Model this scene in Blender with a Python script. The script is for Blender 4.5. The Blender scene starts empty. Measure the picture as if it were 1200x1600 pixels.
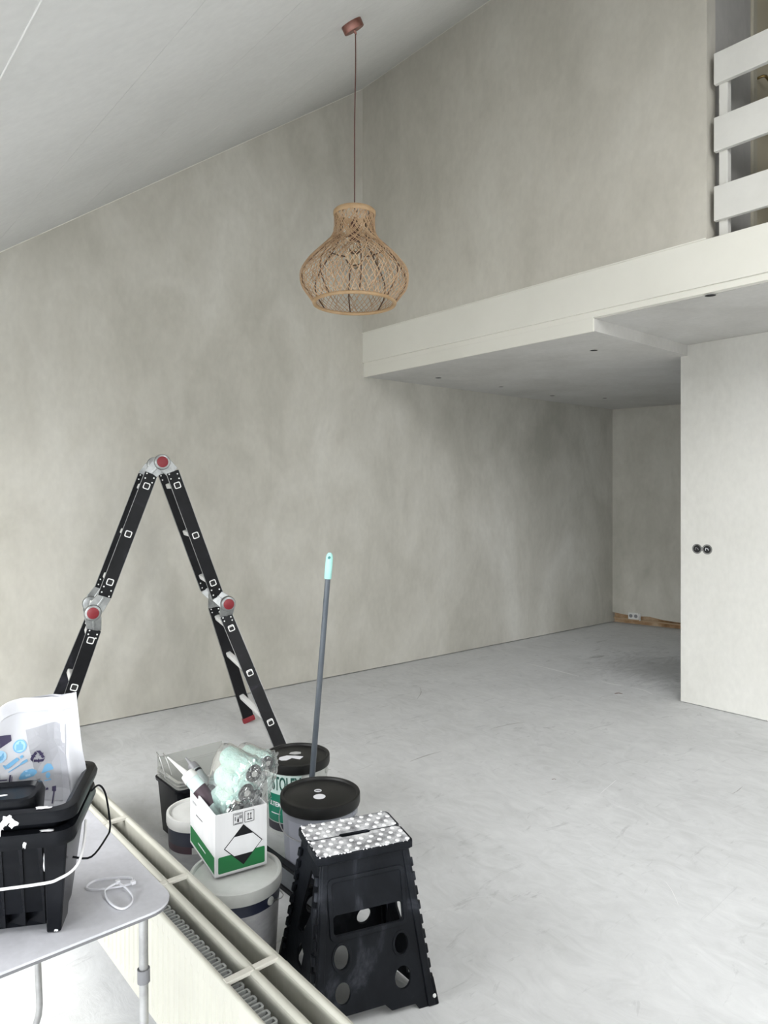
import bpy, bmesh, math, random
from math import sin, cos, pi, radians as R
from mathutils import Vector as V, Matrix, noise
random.seed(7)
scn = bpy.context.scene
col = scn.collection

# ---------------------------------------------------------------- camera, light, exposure
YAW = R(49.4)
cam_d = bpy.data.cameras.new('camera'); cam = bpy.data.objects.new('camera', cam_d); col.objects.link(cam)
cam.location = (0, 0, 1.5); cam.rotation_euler = (R(90), 0, YAW)
cam_d.sensor_fit = 'VERTICAL'; cam_d.sensor_height = 36.0
cam_d.lens = 36.0 * 1100 / 1600; cam_d.shift_y = -28 / 1600
cam_d.clip_start = 0.02
scn.camera = cam
w = bpy.data.worlds.new('daylight'); scn.world = w; w.use_nodes = True
w.node_tree.nodes['Background'].inputs[0].default_value = (0.86, 0.93, 1.0, 1)
w.node_tree.nodes['Background'].inputs[1].default_value = 0.5
def area(name, loc, rot, sx, sy, power, colr):
    l = bpy.data.lights.new(name, 'AREA'); l.shape = 'RECTANGLE'; l.size = sx; l.size_y = sy
    l.energy = power; l.color = colr
    o = bpy.data.objects.new(name, l); col.objects.link(o); o.location = loc; o.rotation_euler = rot
    return o
area('window_daylight', (-0.6, -9.0, 6.4), (R(84), 0, 0), 18, 10, 11500, (0.93, 0.97, 1.0))
area('added_lantern_fill', (-2.5, -1.45, 2.06), (0, 0, 0), 2.4, 1.6, 125, (0.97, 0.985, 1.0))  # added fill over the left foreground, dressed as a roof lantern
area('added_side_fill', (3.05, 1.6, 1.9), (R(90), 0, R(90)), 2.6, 1.9, 14, (1.0, 0.99, 0.97))  # added fill from the right, no window known there
SLOPE = math.atan(.72)
area('added_roof_fill', (0.35, 1.75, 2.237 + .72*1.75 - .06), (-0.0 + SLOPE, 0, 0), 1.0, 1.3, 40, (0.98, 0.99, 1.0))  # added lamp below the uncut roof, brightens floor and ceiling
area('added_roof_fill', (2.1, 1.75, 2.237 + .72*1.75 - .06), (SLOPE, 0, 0), 1.0, 1.3, 40, (0.98, 0.99, 1.0))  # second added lamp of the same kind
scn.view_settings.view_transform = 'Standard'; scn.view_settings.look = 'None'
scn.view_settings.gamma = 1.0; scn.view_settings.use_curve_mapping = False
scn.view_settings.exposure = 0.47

# ---------------------------------------------------------------- helpers
FW = V((-sin(YAW), cos(YAW), 0)); RT = V((cos(YAW), sin(YAW), 0)); EYE = V((0, 0, 1.5))
def at(px, py, d):                      # survey point -> world position at a measured depth
    return EYE + FW * d + RT * ((px - 600) / 1100 * d) + V((0, 0, -(py - 772) / 1100 * d))
def link(name, me, mat=None, parent=None, smooth=None, bevel=None, kind=None):
    if mat is not None and not me.materials: me.materials.append(mat)
    o = bpy.data.objects.new(name, me); col.objects.link(o)
    if parent is not None: o.parent = parent
    if smooth is not None:
        me.shade_smooth() if hasattr(me, 'shade_smooth') else None
        for p in me.polygons: p.use_smooth = True
        me.set_sharp_from_angle(angle=R(smooth))
    if bevel:
        b = o.modifiers.new('bevel', 'BEVEL'); b.width = bevel; b.segments = 2; b.limit_method = 'ANGLE'; b.angle_limit = R(40)
    if kind: o['kind'] = kind
    return o
def tag(o, label, cat, group=None, kind=None):
    if label: o['label'] = label
    if cat: o['category'] = cat
    if group: o['group'] = group
    if kind: o['kind'] = kind
    return o
def empty(name, loc, label, cat, group=None, rz=0):
    o = bpy.data.objects.new(name, None); col.objects.link(o); o.location = loc; o.rotation_euler.z = rz
    o.empty_display_size = 0.1
    return tag(o, label, cat, group)
class MB:
    def __init__(s): s.v = []; s.f = []
    def add(s, vs, fs):
        n = len(s.v); s.v += [V(a) for a in vs]; s.f += [tuple(i + n for i in f) for f in fs]; return s
    def box(s, a, b, M=None):
        x0, y0, z0 = a; x1, y1, z1 = b
        vs = [V(p) for p in [(x0,y0,z0),(x1,y0,z0),(x1,y1,z0),(x0,y1,z0),(x0,y0,z1),(x1,y0,z1),(x1,y1,z1),(x0,y1,z1)]]
        if M: vs = [M @ p for p in vs]
        return s.add(vs, [(0,3,2,1),(4,5,6,7),(0,1,5,4),(1,2,6,5),(2,3,7,6),(3,0,4,7)])
    def hexa(s, p):      # 8 corners, bottom 4 then top 4
        return s.add(p, [(0,3,2,1),(4,5,6,7),(0,1,5,4),(1,2,6,5),(2,3,7,6),(3,0,4,7)])
    def tube(s, pts, r, n=10, closed=False, caps=True):
        pts = [V(p) for p in pts]; m = len(pts); rings = []
        prev = None
        for i, p in enumerate(pts):
            if closed: t = pts[(i+1) % m] - pts[i-1]
            else: t = pts[min(i+1, m-1)] - pts[max(i-1, 0)]
            t.normalize()
            if prev is None:
                up = V((0,0,1)) if abs(t.z) < 0.9 else V((1,0,0)); a = t.cross(up).normalized()
            else:
                a = (prev - t * prev.dot(t)).normalized()
            prev = a; b = t.cross(a)
            rr = r[i] if isinstance(r, (list, tuple)) else r
            rings.append([p + (a * cos(2*pi*k/n) + b * sin(2*pi*k/n)) * rr for k in range(n)])
        vs = [q for g in rings for q in g]; fs = []
        for i in range(m if closed else m-1):
            j = (i+1) % m
            for k in range(n):
                l = (k+1) % n; fs.append((i*n+k, j*n+k, j*n+l, i*n+l)[::-1])
        if caps and not closed:
            fs.append(tuple(range(n))); fs.append(tuple((m-1)*n + k for k in range(n))[::-1])
        return s.add(vs, fs)
    def lathe(s, prof, n=48, M=None, cx=0, cy=0, cap=True):   # prof: (r,z) going up on the outside
        vs = []; fs = []
        for r, z in prof:
            for k in range(n):
                p = V((cx + r*cos(2*pi*k/n), cy + r*sin(2*pi*k/n), z)); vs.append(M @ p if M else p)
        for i in range(len(prof)-1):
            for k in range(n):
                l = (k+1) % n; fs.append((i*n+k, i*n+l, (i+1)*n+l, (i+1)*n+k))
        if cap and prof[0][0] > 1e-6: fs.append(tuple(range(n))[::-1])
        if cap and prof[-1][0] > 1e-6: fs.append(tuple((len(prof)-1)*n + k for k in range(n)))
        return s.add(vs, fs)
    def build(s, name, mat, parent=None, **k):
        me = bpy.data.meshes.new(name); me.from_pydata([tuple(v) for v in s.v], [], s.f); me.validate(); me.update()
        return link(name, me, mat, parent, **k)
def basis(o, x, y, z=None):
    x = V(x).normalized(); y = V(y).normalized(); z = V(z).normalized() if z is not None else x.cross(y).normalized()
    M = Matrix.Identity(4)
    for i, a in enumerate((x, y, z)):
        M[0][i], M[1][i], M[2][i] = a
    M[0][3], M[1][3], M[2][3] = o
    return M
def flat_mesh(loops, thick=0.0, bevel=0.0):    # outline with holes, cut as one flat plate
    c = bpy.data.curves.new('plate', 'CURVE'); c.dimensions = '2D'; c.fill_mode = 'BOTH' if thick else 'BACK'
    for lp in loops:
        sp = c.splines.new('POLY'); sp.points.add(len(lp)-1)
        for i, p in enumerate(lp): sp.points[i].co = (p[0], p[1], 0, 1)
        sp.use_cyclic_u = True
    c.extrude = thick/2; c.bevel_depth = bevel
    o = bpy.data.objects.new('plate', c); me = bpy.data.meshes.new_from_object(o)
    bpy.data.objects.remove(o); bpy.data.curves.remove(c)
    return me
def plate(name, loops, thick, M, mat, parent=None, bevel=0.0, **k):
    me = flat_mesh(loops, thick, bevel); me.transform(M); me.materials.clear()
    return link(name, me, mat, parent, **k)
def rrect(x0, y0, x1, y1, r, n=5):
    out = []
    for cx, cy, a0 in ((x1-r, y0+r, -90), (x1-r, y1-r, 0), (x0+r, y1-r, 90), (x0+r, y0+r, 180)):
        for i in range(n+1):
            a = R(a0 + 90*i/n); out.append((cx + r*cos(a), cy + r*sin(a)))
    return out
def ell(cx, cy, rx, ry, n=24): return [(cx + rx*cos(2*pi*i/n), cy + ry*sin(2*pi*i/n)) for i in range(n)]
def text_mesh(body, size, font_bold=False, xs=1.0):
    c = bpy.data.curves.new('t', 'FONT'); c.body = body; c.size = size; c.align_x = 'CENTER'; c.align_y = 'CENTER'
    c.resolution_u = 3
    if font_bold: c.offset = size*0.02
    o = bpy.data.objects.new('t', c); me = bpy.data.meshes.new_from_object(o)
    bpy.data.objects.remove(o); bpy.data.curves.remove(c)
    for v in me.vertices: v.co.x *= xs
    return me

# ---------------------------------------------------------------- materials
def mat(name, color, rough=0.5, metal=0.0, **k):
    m = bpy.data.materials.new(name); m.use_nodes = True; b = m.node_tree.nodes['Principled BSDF']
    b.inputs['Base Color'].default_value = (*color, 1); b.inputs['Roughness'].default_value = rough; b.inputs['Metallic'].default_value = metal
    for kk, vv in k.items(): b.inputs[kk].default_value = vv
    return m
def noisy(name, stops, scale=3.0, stretch=(1,1,1), rough=0.6, detail=8, bump=0.0, bscale=60, rvar=0.0, metal=0.0, dist=0.0, fine=None):
    m = mat(name, stops[0][1], rough, metal); nt = m.node_tree; N = nt.nodes; L = nt.links; b = N['Principled BSDF']
    tc = N.new('ShaderNodeTexCoord'); mp = N.new('ShaderNodeMapping'); mp.inputs['Scale'].default_value = stretch
    L.new(tc.outputs['Object'], mp.inputs[0])
    n = N.new('ShaderNodeTexNoise'); n.inputs['Scale'].default_value = scale; n.inputs['Detail'].default_value = detail
    n.inputs['Roughness'].default_value = 0.6; n.inputs['Distortion'].default_value = dist
    L.new(mp.outputs[0], n.inputs['Vector'])
    cr = N.new('ShaderNodeValToRGB'); L.new(n.outputs['Fac'], cr.inputs[0])
    while len(cr.color_ramp.elements) < len(stops): cr.color_ramp.elements.new(0.5)
    for e, (p, c) in zip(cr.color_ramp.elements, stops): e.position = p; e.color = (*c, 1)
    out = cr.outputs[0]
    if fine:                                  # (scale, strength)
        n2 = N.new('ShaderNodeTexNoise'); n2.inputs['Scale'].default_value = fine[0]; n2.inputs['Detail'].default_value = 6
        L.new(mp.outputs[0], n2.inputs['Vector'])
        mr = N.new('ShaderNodeMapRange'); mr.inputs[1].default_value = 0.3; mr.inputs[2].default_value = 0.7
        mr.inputs[3].default_value = 1 - fine[1]; mr.inputs[4].default_value = 1 + fine[1]
        L.new(n2.outputs['Fac'], mr.inputs[0])
        mx = N.new('ShaderNodeVectorMath'); mx.operation = 'SCALE'; L.new(out, mx.inputs[0]); L.new(mr.outputs[0], mx.inputs['Scale']); out = mx.outputs[0]
    L.new(out, b.inputs['Base Color'])
    if bump:
        bn = N.new('ShaderNodeTexNoise'); bn.inputs['Scale'].default_value = bscale; bn.inputs['Detail'].default_value = 6
        L.new(tc.outputs['Object'], bn.inputs['Vector'])
        bp = N.new('ShaderNodeBump'); bp.inputs['Strength'].default_value = bump; bp.inputs['Distance'].default_value = 0.01
        L.new(bn.outputs['Fac'], bp.inputs['Height']); L.new(bp.outputs[0], b.inputs['Normal'])
    return m
def plaster(name, lo, mid, hi, vscale=0.55, seed=0.0):
    m = mat(name, mid, 0.85); nt = m.node_tree; N = nt.nodes; L = nt.links; b = N['Principled BSDF']
    tc = N.new('ShaderNodeTexCoord')
    def nz(scale, st, detail, dist, off):
        mp = N.new('ShaderNodeMapping'); mp.inputs['Scale'].default_value = st; mp.inputs['Location'].default_value = (off, off*1.7+seed, off*.6)
        L.new(tc.outputs['Object'], mp.inputs[0]); n = N.new('ShaderNodeTexNoise'); n.inputs['Scale'].default_value = scale
        n.inputs['Detail'].default_value = detail; n.inputs['Distortion'].default_value = dist; n.inputs['Roughness'].default_value = 0.55
        L.new(mp.outputs[0], n.inputs['Vector']); return n.outputs['Fac']
    a = nz(1.1, (1,1,vscale), 5, 0.5, 3.1); c = nz(3.2, (1,1,vscale), 7, 0.9, 9.0); d = nz(28, (1,1,0.6), 5, 0, 1.0)
    cr = N.new('ShaderNodeValToRGB'); E = cr.color_ramp.elements; E.new(0.5)
    for e, (p, q) in zip(E, ((0.32, lo), (0.5, mid), (0.68, hi))): e.position = p; e.color = (*q, 1)
    mx = N.new('ShaderNodeMix'); mx.inputs[0].default_value = 0.42; L.new(a, mx.inputs[2]); L.new(c, mx.inputs[3]); mx.inputs[0].default_value = 0.30; L.new(mx.outputs[0], cr.inputs[0])
    mr = N.new('ShaderNodeMapRange'); mr.inputs[1].default_value = 0.3; mr.inputs[2].default_value = 0.7; mr.inputs[3].default_value = 0.965; mr.inputs[4].default_value = 1.035
    L.new(d, mr.inputs[0]); sc = N.new('ShaderNodeVectorMath'); sc.operation = 'SCALE'; L.new(cr.outputs[0], sc.inputs[0]); L.new(mr.outputs[0], sc.inputs['Scale'])
    L.new(sc.outputs[0], b.inputs['Base Color'])
    bp = N.new('ShaderNodeBump'); bp.inputs['Strength'].default_value = 0.05; bp.inputs['Distance'].default_value = 0.01
    L.new(c, bp.inputs['Height']); L.new(bp.outputs[0], b.inputs['Normal'])
    return m
def concrete():
    m = mat('concrete_screed', (0.4,0.4,0.4), 0.7); nt = m.node_tree; N = nt.nodes; L = nt.links; b = N['Principled BSDF']
    tc = N.new('ShaderNodeTexCoord')
    def nz(scale, st, rot, detail, dist):
        mp = N.new('ShaderNodeMapping'); mp.inputs['Scale'].default_value = st; mp.inputs['Rotation'].default_value = (0,0,rot)
        L.new(tc.outputs['Object'], mp.inputs[0]); n = N.new('ShaderNodeTexNoise'); n.inputs['Scale'].default_value = scale
        n.inputs['Detail'].default_value = detail; n.inputs['Distortion'].default_value = dist; n.inputs['Roughness'].default_value = 0.65
        L.new(mp.outputs[0], n.inputs['Vector']); return n.outputs['Fac']
    a = nz(1.6, (1,1,1), 0, 8, 0.8); c = nz(7, (0.8,1.4,1), 0.9, 9, 1.8); s = nz(22, (0.5,1.5,1), 2.1, 8, 1.6); e = nz(5, (1.8,0.5,1), -0.4, 12, 2.5)
    cr = N.new('ShaderNodeValToRGB'); E = cr.color_ramp.elements; E.new(0.5)
    for q, (p, k) in zip(E, ((0.33, (.55,.555,.555)), (0.5, (.645,.65,.655)), (0.66, (.72,.725,.73)))): q.position = p; q.color = (*k, 1)
    mx = N.new('ShaderNodeMix'); mx.inputs[0].default_value = 0.5; L.new(a, mx.inputs[2]); L.new(c, mx.inputs[3]); L.new(mx.outputs[0], cr.inputs[0])
    def ramp(src, p0, p1, v0, v1):
        r = N.new('ShaderNodeMapRange'); r.clamp = True
        for i, v in zip((1,2,3,4), (p0,p1,v0,v1)): r.inputs[i].default_value = v
        L.new(src, r.inputs[0]); return r.outputs[0]
    def scale(src, f):
        q = N.new('ShaderNodeVectorMath'); q.operation = 'SCALE'; L.new(src, q.inputs[0]); L.new(f, q.inputs['Scale']); return q.outputs[0]
    o = scale(cr.outputs[0], ramp(s, 0.66, 0.78, 1.0, 1.15)); o = scale(o, ramp(s, 0.26, 0.33, 0.86, 1.0)); o = scale(o, ramp(e, 0.30, 0.40, 0.80, 1.0))
    # a darker patch by the passage corner, its edge broken up by noise
    mp = N.new('ShaderNodeMapping'); mp.vector_type = 'POINT'; mp.inputs['Location'].default_value = (3.05, -5.75, 0)
    L.new(tc.outputs['Object'], mp.inputs[0]); ln = N.new('ShaderNodeVectorMath'); ln.operation = 'LENGTH'; L.new(mp.outputs[0], ln.inputs[0])
    add = N.new('ShaderNodeMath'); add.operation = 'MULTIPLY_ADD'; add.inputs[1].default_value = 1.6; L.new(e, add.inputs[0]); L.new(ln.outputs['Value'], add.inputs[2])
    o = scale(o, ramp(add.outputs[0], 1.0, 1.5, 0.72, 1.0))
    L.new(o, b.inputs['Base Color'])
    bp = N.new('ShaderNodeBump'); bp.inputs['Strength'].default_value = 0.18; bp.inputs['Distance'].default_value = 0.01
    L.new(c, bp.inputs['Height']); L.new(bp.outputs[0], b.inputs['Normal'])
    b.inputs['Roughness'].default_value = 0.62
    return m
M_wall = plaster('skim_plaster', (.42,.405,.35), (.56,.54,.48), (.67,.652,.595))
M_wall2 = plaster('skim_plaster_upper', (.46,.44,.38), (.56,.535,.47), (.63,.61,.545), seed=4)
M_wall3 = plaster('skim_plaster_pale', (.60,.59,.55), (.66,.65,.61), (.70,.69,.655), seed=8)
M_ceil = plaster('ceiling_white', (.60,.60,.585), (.63,.63,.615), (.66,.66,.645), vscale=1, seed=12)
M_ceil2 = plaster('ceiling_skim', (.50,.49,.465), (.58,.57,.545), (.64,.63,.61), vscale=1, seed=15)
M_beam = noisy('beam_paint', [(0.35,(.76,.745,.675)),(0.65,(.80,.785,.715))], 2, bump=0.05)
M_floor = concrete()
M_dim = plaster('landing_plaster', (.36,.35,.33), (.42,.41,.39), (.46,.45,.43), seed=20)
M_doorw = noisy('door_cream', [(0.4,(.50,.45,.33)),(0.6,(.54,.49,.36))], 3, rough=0.5)
M_white = noisy('painted_board', [(0.4,(.66,.65,.61)),(0.6,(.70,.69,.65))], 5, rough=0.6, bump=0.05)
M_brass = mat('brass', (.35,.25,.10), 0.35, 0.9)
M_dark = mat('dark_void', (.02,.02,.02), 0.9)
M_gap = noisy('exposed_brick_brown', [(0.35,(.20,.11,.05)),(0.5,(.34,.21,.11)),(0.7,(.48,.36,.24))], 7, rough=0.9, bump=0.5, bscale=30)
M_blk = noisy('black_plastic', [(0.35,(.0045,.005,.0065)),(0.7,(.011,.012,.015))], 9, rough=0.26, rvar=0.2)
M_blkd = noisy('dusty_black_plastic', [(0.35,(.005,.006,.008)),(0.55,(.010,.0115,.015)),(0.74,(.065,.070,.085))], 6, (1,1,0.5), rough=0.5, detail=10, dist=1.2, bump=0.1, bscale=80)
M_blkl = noisy('black_lid', [(0.35,(.011,.011,.011)),(0.7,(.022,.022,.021))], 5, rough=0.42)
M_ladblk = noisy('black_anodised', [(0.4,(.005,.005,.006)),(0.62,(.009,.009,.011)),(0.85,(.045,.045,.06))], 5, rough=0.38, dist=1.0)
M_alu = noisy('cast_aluminium', [(0.35,(.26,.27,.27)),(0.7,(.48,.49,.49))], 14, rough=0.34, metal=0.85)
M_rung = mat('rung_aluminium', (.80,.80,.79), 0.42, 0.1)
M_red = mat('red_button', (.22,.016,.024), 0.45)
M_rat = noisy('rattan', [(0.3,(.30,.18,.095)),(0.5,(.47,.31,.18)),(0.75,(.57,.41,.26))], 18, rough=0.6)
M_ratrim = noisy('rattan_rim', [(0.35,(.36,.23,.115)),(0.7,(.48,.33,.19))], 12, rough=0.6)
M_ribs = mat('dark_cane', (.10,.052,.028), 0.6)
M_cop = noisy('brushed_copper', [(0.4,(.20,.085,.065)),(0.65,(.36,.19,.16))], 10, rough=0.42, metal=0.7)
M_cord = mat('brown_cord', (.115,.045,.035), 0.6)
M_glass = mat('bulb_glass', (.95,.95,.9), 0.05, **{'Transmission Weight': 1.0, 'IOR': 1.2})
M_rad = noisy('radiator_ivory', [(0.4,(.50,.49,.43)),(0.6,(.53,.52,.455))], 4, rough=0.33)
M_fin = noisy('radiator_fin_grey', [(0.35,(.28,.29,.28)),(0.65,(.42,.43,.42))], 12, rough=0.5)
M_clip = mat('clip_cream', (.60,.58,.52), 0.5)
M_table = noisy('table_laminate', [(0.3,(.48,.48,.51)),(0.55,(.55,.55,.585)),(0.8,(.60,.60,.635))], 7, rough=0.42, detail=9, fine=(90, .04))
M_tedge = mat('table_edge', (.16,.16,.17), 0.5)
M_steel = noisy('tube_steel', [(0.35,(.30,.30,.30)),(0.7,(.45,.45,.45))], 20, rough=0.36, metal=0.75)
M_wire = mat('galvanised_wire', (.62,.62,.62), 0.3, 0.9)
M_wpl = noisy('white_plastic', [(0.4,(.66,.66,.64)),(0.65,(.74,.74,.72))], 6, rough=0.35)
M_wpl2 = noisy('greyish_bucket_plastic', [(0.4,(.50,.51,.49)),(0.65,(.60,.61,.59))], 6, rough=0.35)
M_gpl = noisy('grey_bucket', [(0.4,(.27,.28,.32)),(0.65,(.32,.33,.37))], 4, rough=0.35)
M_lab = noisy('label_grey', [(0.4,(.28,.28,.29)),(0.65,(.40,.40,.41))], 8, (1,1,3), rough=0.5)
M_navy = mat('label_navy', (.012,.016,.035), 0.4)
M_plum = mat('label_plum', (.045,.018,.030), 0.5)
M_green = mat('label_green', (.012,.19,.115), 0.4)
M_dkgreen = mat('letter_green', (.015,.085,.065), 0.5)
M_mintlab = mat('label_mint_white', (.58,.70,.66), 0.5)
M_card = noisy('white_card', [(0.3,(.62,.62,.63)),(0.55,(.70,.70,.71)),(0.8,(.76,.76,.77))], 12, (1,1,0.15), rough=0.7)
M_cardin = mat('card_inside', (.55,.55,.54), 0.8)
M_cgreen = mat('print_green', (.010,.16,.045), 0.55)
M_ink = mat('print_black', (.012,.012,.014), 0.5)
M_inkg = mat('print_grey', (.22,.22,.23), 0.6)
M_white_s = mat('sticker_white', (.80,.80,.84), 0.5)
M_mint = noisy('mint_fleece', [(0.3,(.44,.66,.60)),(0.7,(.62,.82,.76))], 40, rough=0.95, bump=0.8, bscale=160)
M_core = mat('roller_core', (.03,.03,.032), 0.5)
M_corer = mat('roller_axle', (.5,.5,.48), 0.5)
M_tubeg = mat('cartridge_grey', (.30,.33,.33), 0.35)
M_stick = noisy('grey_handle', [(0.4,(.085,.10,.12)),(0.7,(.12,.135,.155))], 5, rough=0.33, metal=0.2)
M_aqua = mat('aqua_grip', (.42,.80,.74), 0.4)
M_bag = mat('white_bag_film', (.63,.63,.665), 0.42)
M_baginner = mat('bag_content_grey', (.36,.36,.40), 0.6)
M_blue = mat('print_blue', (.20,.46,.72), 0.5)
M_blue2 = mat('print_pale_blue', (.40,.66,.90), 0.5)
M_indigo = mat('print_indigo', (.055,.045,.10), 0.5)
M_paint = mat('dried_white_paint', (.82,.81,.82), 0.5)
M_tie = mat('cable_tie_white', (.78,.78,.82), 0.4)
M_alum = noisy('batten_grey', [(0.4,(.10,.11,.12)),(0.65,(.15,.16,.18))], 5, rough=0.5)
M_dust = noisy('dusty_step_top', [(0.32,(.10,.10,.105)),(0.47,(.30,.30,.31)),(0.62,(.62,.62,.63))], 20, rough=0.75, detail=8, bump=0.3, bscale=120)
def clearfilm(name, alpha, tint=(0.9,0.93,0.95)):
    m = bpy.data.materials.new(name); m.use_nodes = True; nt = m.node_tree; N = nt.nodes; L = nt.links; N.clear()
    o = N.new('ShaderNodeOutputMaterial'); tr = N.new('ShaderNodeBsdfTransparent'); g = N.new('ShaderNodeBsdfGlossy'); d = N.new('ShaderNodeBsdfDiffuse')
    g.inputs['Roughness'].default_value = 0.09; d.inputs['Color'].default_value = (*tint, 1)
    fr = N.new('ShaderNodeLayerWeight'); fr.inputs['Blend'].default_value = 0.35
    m1 = N.new('ShaderNodeMixShader'); m1.inputs[0].default_value = alpha; L.new(tr.outputs[0], m1.inputs[1]); L.new(d.outputs[0], m1.inputs[2])
    m2 = N.new('ShaderNodeMixShader'); L.new(fr.outputs['Facing'], m2.inputs[0]); L.new(m1.outputs[0], m2.inputs[1]); L.new(g.outputs[0], m2.inputs[2])
    L.new(m2.outputs[0], o.inputs[0]); return m
M_film = clearfilm('crumpled_film', 0.05)
M_tray = clearfilm('clear_tray', 0.6, (0.55,0.56,0.53))

for m_, sp_ in ((M_blk,.10),(M_blkd,.14),(M_blkl,.25),(M_ladblk,.22),(M_ink,.2),(M_core,.2)):
    m_.node_tree.nodes['Principled BSDF'].inputs['Specular IOR Level'].default_value = sp_
# ---------------------------------------------------------------- the room
def S(o): o['kind'] = 'structure'; return o
def xA(y): return -4.714 + 0.032*(y - 1.485)
def zr(y): return 2.237 + 0.72*y                      # underside of the sloping roof
YB = 3.74                                             # front of the upper room and of the beam
S(MB().box((-5.6,-3.6,-0.12), (3.6,8.2,0)).build('floor', M_floor))
# left party wall, one slab following the slight skew of the room
def wall_prism(name, pts, n, th, m):                  # polygon extruded along n*th
    k = len(pts); a = [V(p) for p in pts]; b = [p + V(n)*th for p in a]
    return S(MB().add(a + b, [tuple(range(k)), tuple(range(2*k-1, k-1, -1))] + [(i, i+k, (i+1)%k+k, (i+1)%k) for i in range(k)]).build(name, m))
wall_prism('wall_left', [(xA(-3.1),-3.1,.007),(xA(8.0),8.0,.007),(xA(8.0),8.0,7.2),(xA(6.9),6.9,7.2),(xA(-.2),-.2,2.093+.05),(xA(-3.1),-3.1,2.15)], (-1,0,0), .3, M_wall)
S(MB().box((-5.0,-1.8,0), (-4.86,8.0,.02)).build('wall_gap_backing', M_dark))  # unseen dark backing that keeps the gap under the wall black
# sloping roof lining: boards laid across the slope, each one a plank of its own
roof = S(MB().hexa([(-5.6,-.25,zr(-.25)+.03),(3.4,-.25,zr(-.25)+.03),(3.4,6.9,zr(6.9)+.03),(-5.6,6.9,zr(6.9)+.03),
                    (-5.6,-.25,zr(-.25)+.2),(3.4,-.25,zr(-.25)+.2),(3.4,6.9,zr(6.9)+.2),(-5.6,6.9,zr(6.9)+.2)]).build('ceiling', M_ceil))
ys = [-.25,.415,.91,1.405,1.90,2.395,2.89,3.385,3.90,4.4,4.9,5.4,5.9,6.4,6.9]
sg = .0018
for i in range(len(ys)-1):
    a, b = ys[i]+sg*.25, ys[i+1]-sg*.25
    MB().hexa([(-4.9,a,zr(a)),(3.3,a,zr(a)),(3.3,b,zr(b)),(-4.9,b,zr(b)),(-4.9,a,zr(a)+.04),(3.3,a,zr(a)+.04),(3.3,b,zr(b)+.04),(-4.9,b,zr(b)+.04)]).build('ceiling_board', M_ceil, roof)
S(MB().tube([(xA(.2)+.004,.2,zr(.2)-.003),(xA(YB)+.004,YB,zr(YB)-.003)], .003, 6).build('trim_1', M_beam))
S(MB().tube([(xA(YB),YB-.003,zr(YB)-.002),(-1.72,YB-.003,zr(YB)-.002)], .003, 6).build('trim_2', M_beam))
S(MB().tube([(-4.68,.415,zr(.415)-.001),(3.2,.415,zr(.415)-.001)], .0022, 6).build('trim_8', M_wpl))
for wx, nm in ((.35,'added_window_2'),(2.1,'added_window_3')):  # out-of-view frames added around the two roof fill lamps
    zz = zr(1.75); Mw_ = Matrix.Translation((wx,1.75,zz-.05)) @ Matrix.Rotation(SLOPE,4,'X'); fm = MB()
    for a_,b_ in (((-.58,-.73,0),(.58,-.66,.06)),((-.58,.66,0),(.58,.73,.06)),((-.58,-.73,0),(-.51,.73,.06)),((.51,-.73,0),(.58,.73,.06))): fm.box(a_,b_,Mw_)
    S(fm.build(nm, M_white))
# rear extension and glazing behind the camera
S(MB().box((-5.6,-3.3,2.10), (3.4,-.2,2.3)).build('ceiling', M_ceil))
S(MB().box((-5.6,-3.02,0), (-0.4,-2.9,2.12)).box((3.1,-3.02,0),(3.4,-2.9,2.12)).box((-0.4,-3.02,0),(3.1,-2.9,.12)).box((-4.3,-3.02,2.05),(3.1,-2.9,2.12)).build('wall_rear', M_wall3))  # left part closed off, unseen, to keep window light off the radiator
wf = MB()
for k in range(6): x = -0.4 + k*3.5/5; wf.box((x-.03,-3.0,.12),(x+.03,-2.93,2.0))
wf.box((-0.4,-3.0,.12),(3.1,-2.93,.16)).box((-0.4,-3.0,2.0),(3.1,-2.93,2.05))
S(wf.build('window_1', M_white))
S(MB().box((-3.76,-2.31,2.065),(-1.24,-2.25,2.1)).box((-3.76,-.65,2.065),(-1.24,-.59,2.1)).box((-3.76,-2.31,2.065),(-3.70,-.59,2.1)).box((-1.30,-2.31,2.065),(-1.24,-.59,2.1)).build('added_window_4', M_white))  # frame added around the lantern fill, ceiling above is not opened
S(MB().box((3.2,-3.2,0),(3.4,.2,8)).box((3.2,3.0,0),(3.4,8.2,8)).box((3.2,.2,0),(3.4,3.0,.9)).box((3.2,.2,2.95),(3.4,3.0,8)).build('wall_right', M_wall3))
# upper room wall, flush above the beam
wall_prism('wall_upper', [(-5.2,YB+.001,2.860),(-1.726,YB+.001,2.860),(-1.726,YB+.001,7.2),(-5.2,YB+.001,7.2)], (0,1,0), .1, M_wall2)
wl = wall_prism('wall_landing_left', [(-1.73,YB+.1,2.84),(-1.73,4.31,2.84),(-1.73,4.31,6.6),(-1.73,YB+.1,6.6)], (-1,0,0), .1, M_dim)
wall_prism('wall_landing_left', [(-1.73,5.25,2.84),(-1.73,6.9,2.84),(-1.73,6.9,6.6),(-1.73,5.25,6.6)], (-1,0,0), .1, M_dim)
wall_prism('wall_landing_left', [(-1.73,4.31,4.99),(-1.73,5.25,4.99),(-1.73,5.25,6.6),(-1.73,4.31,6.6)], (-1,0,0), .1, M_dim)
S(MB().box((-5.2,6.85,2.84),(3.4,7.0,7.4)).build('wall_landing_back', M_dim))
dr = S(MB().box((-1.80,4.37,2.88),(-1.765,5.19,4.93)).build('door_1', M_doorw))
fr = MB().box((-1.86,4.305,2.88),(-1.715,4.365,4.99)).box((-1.86,5.195,2.88),(-1.715,5.255,4.99)).box((-1.86,4.305,4.935),(-1.715,5.255,4.995))
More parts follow.
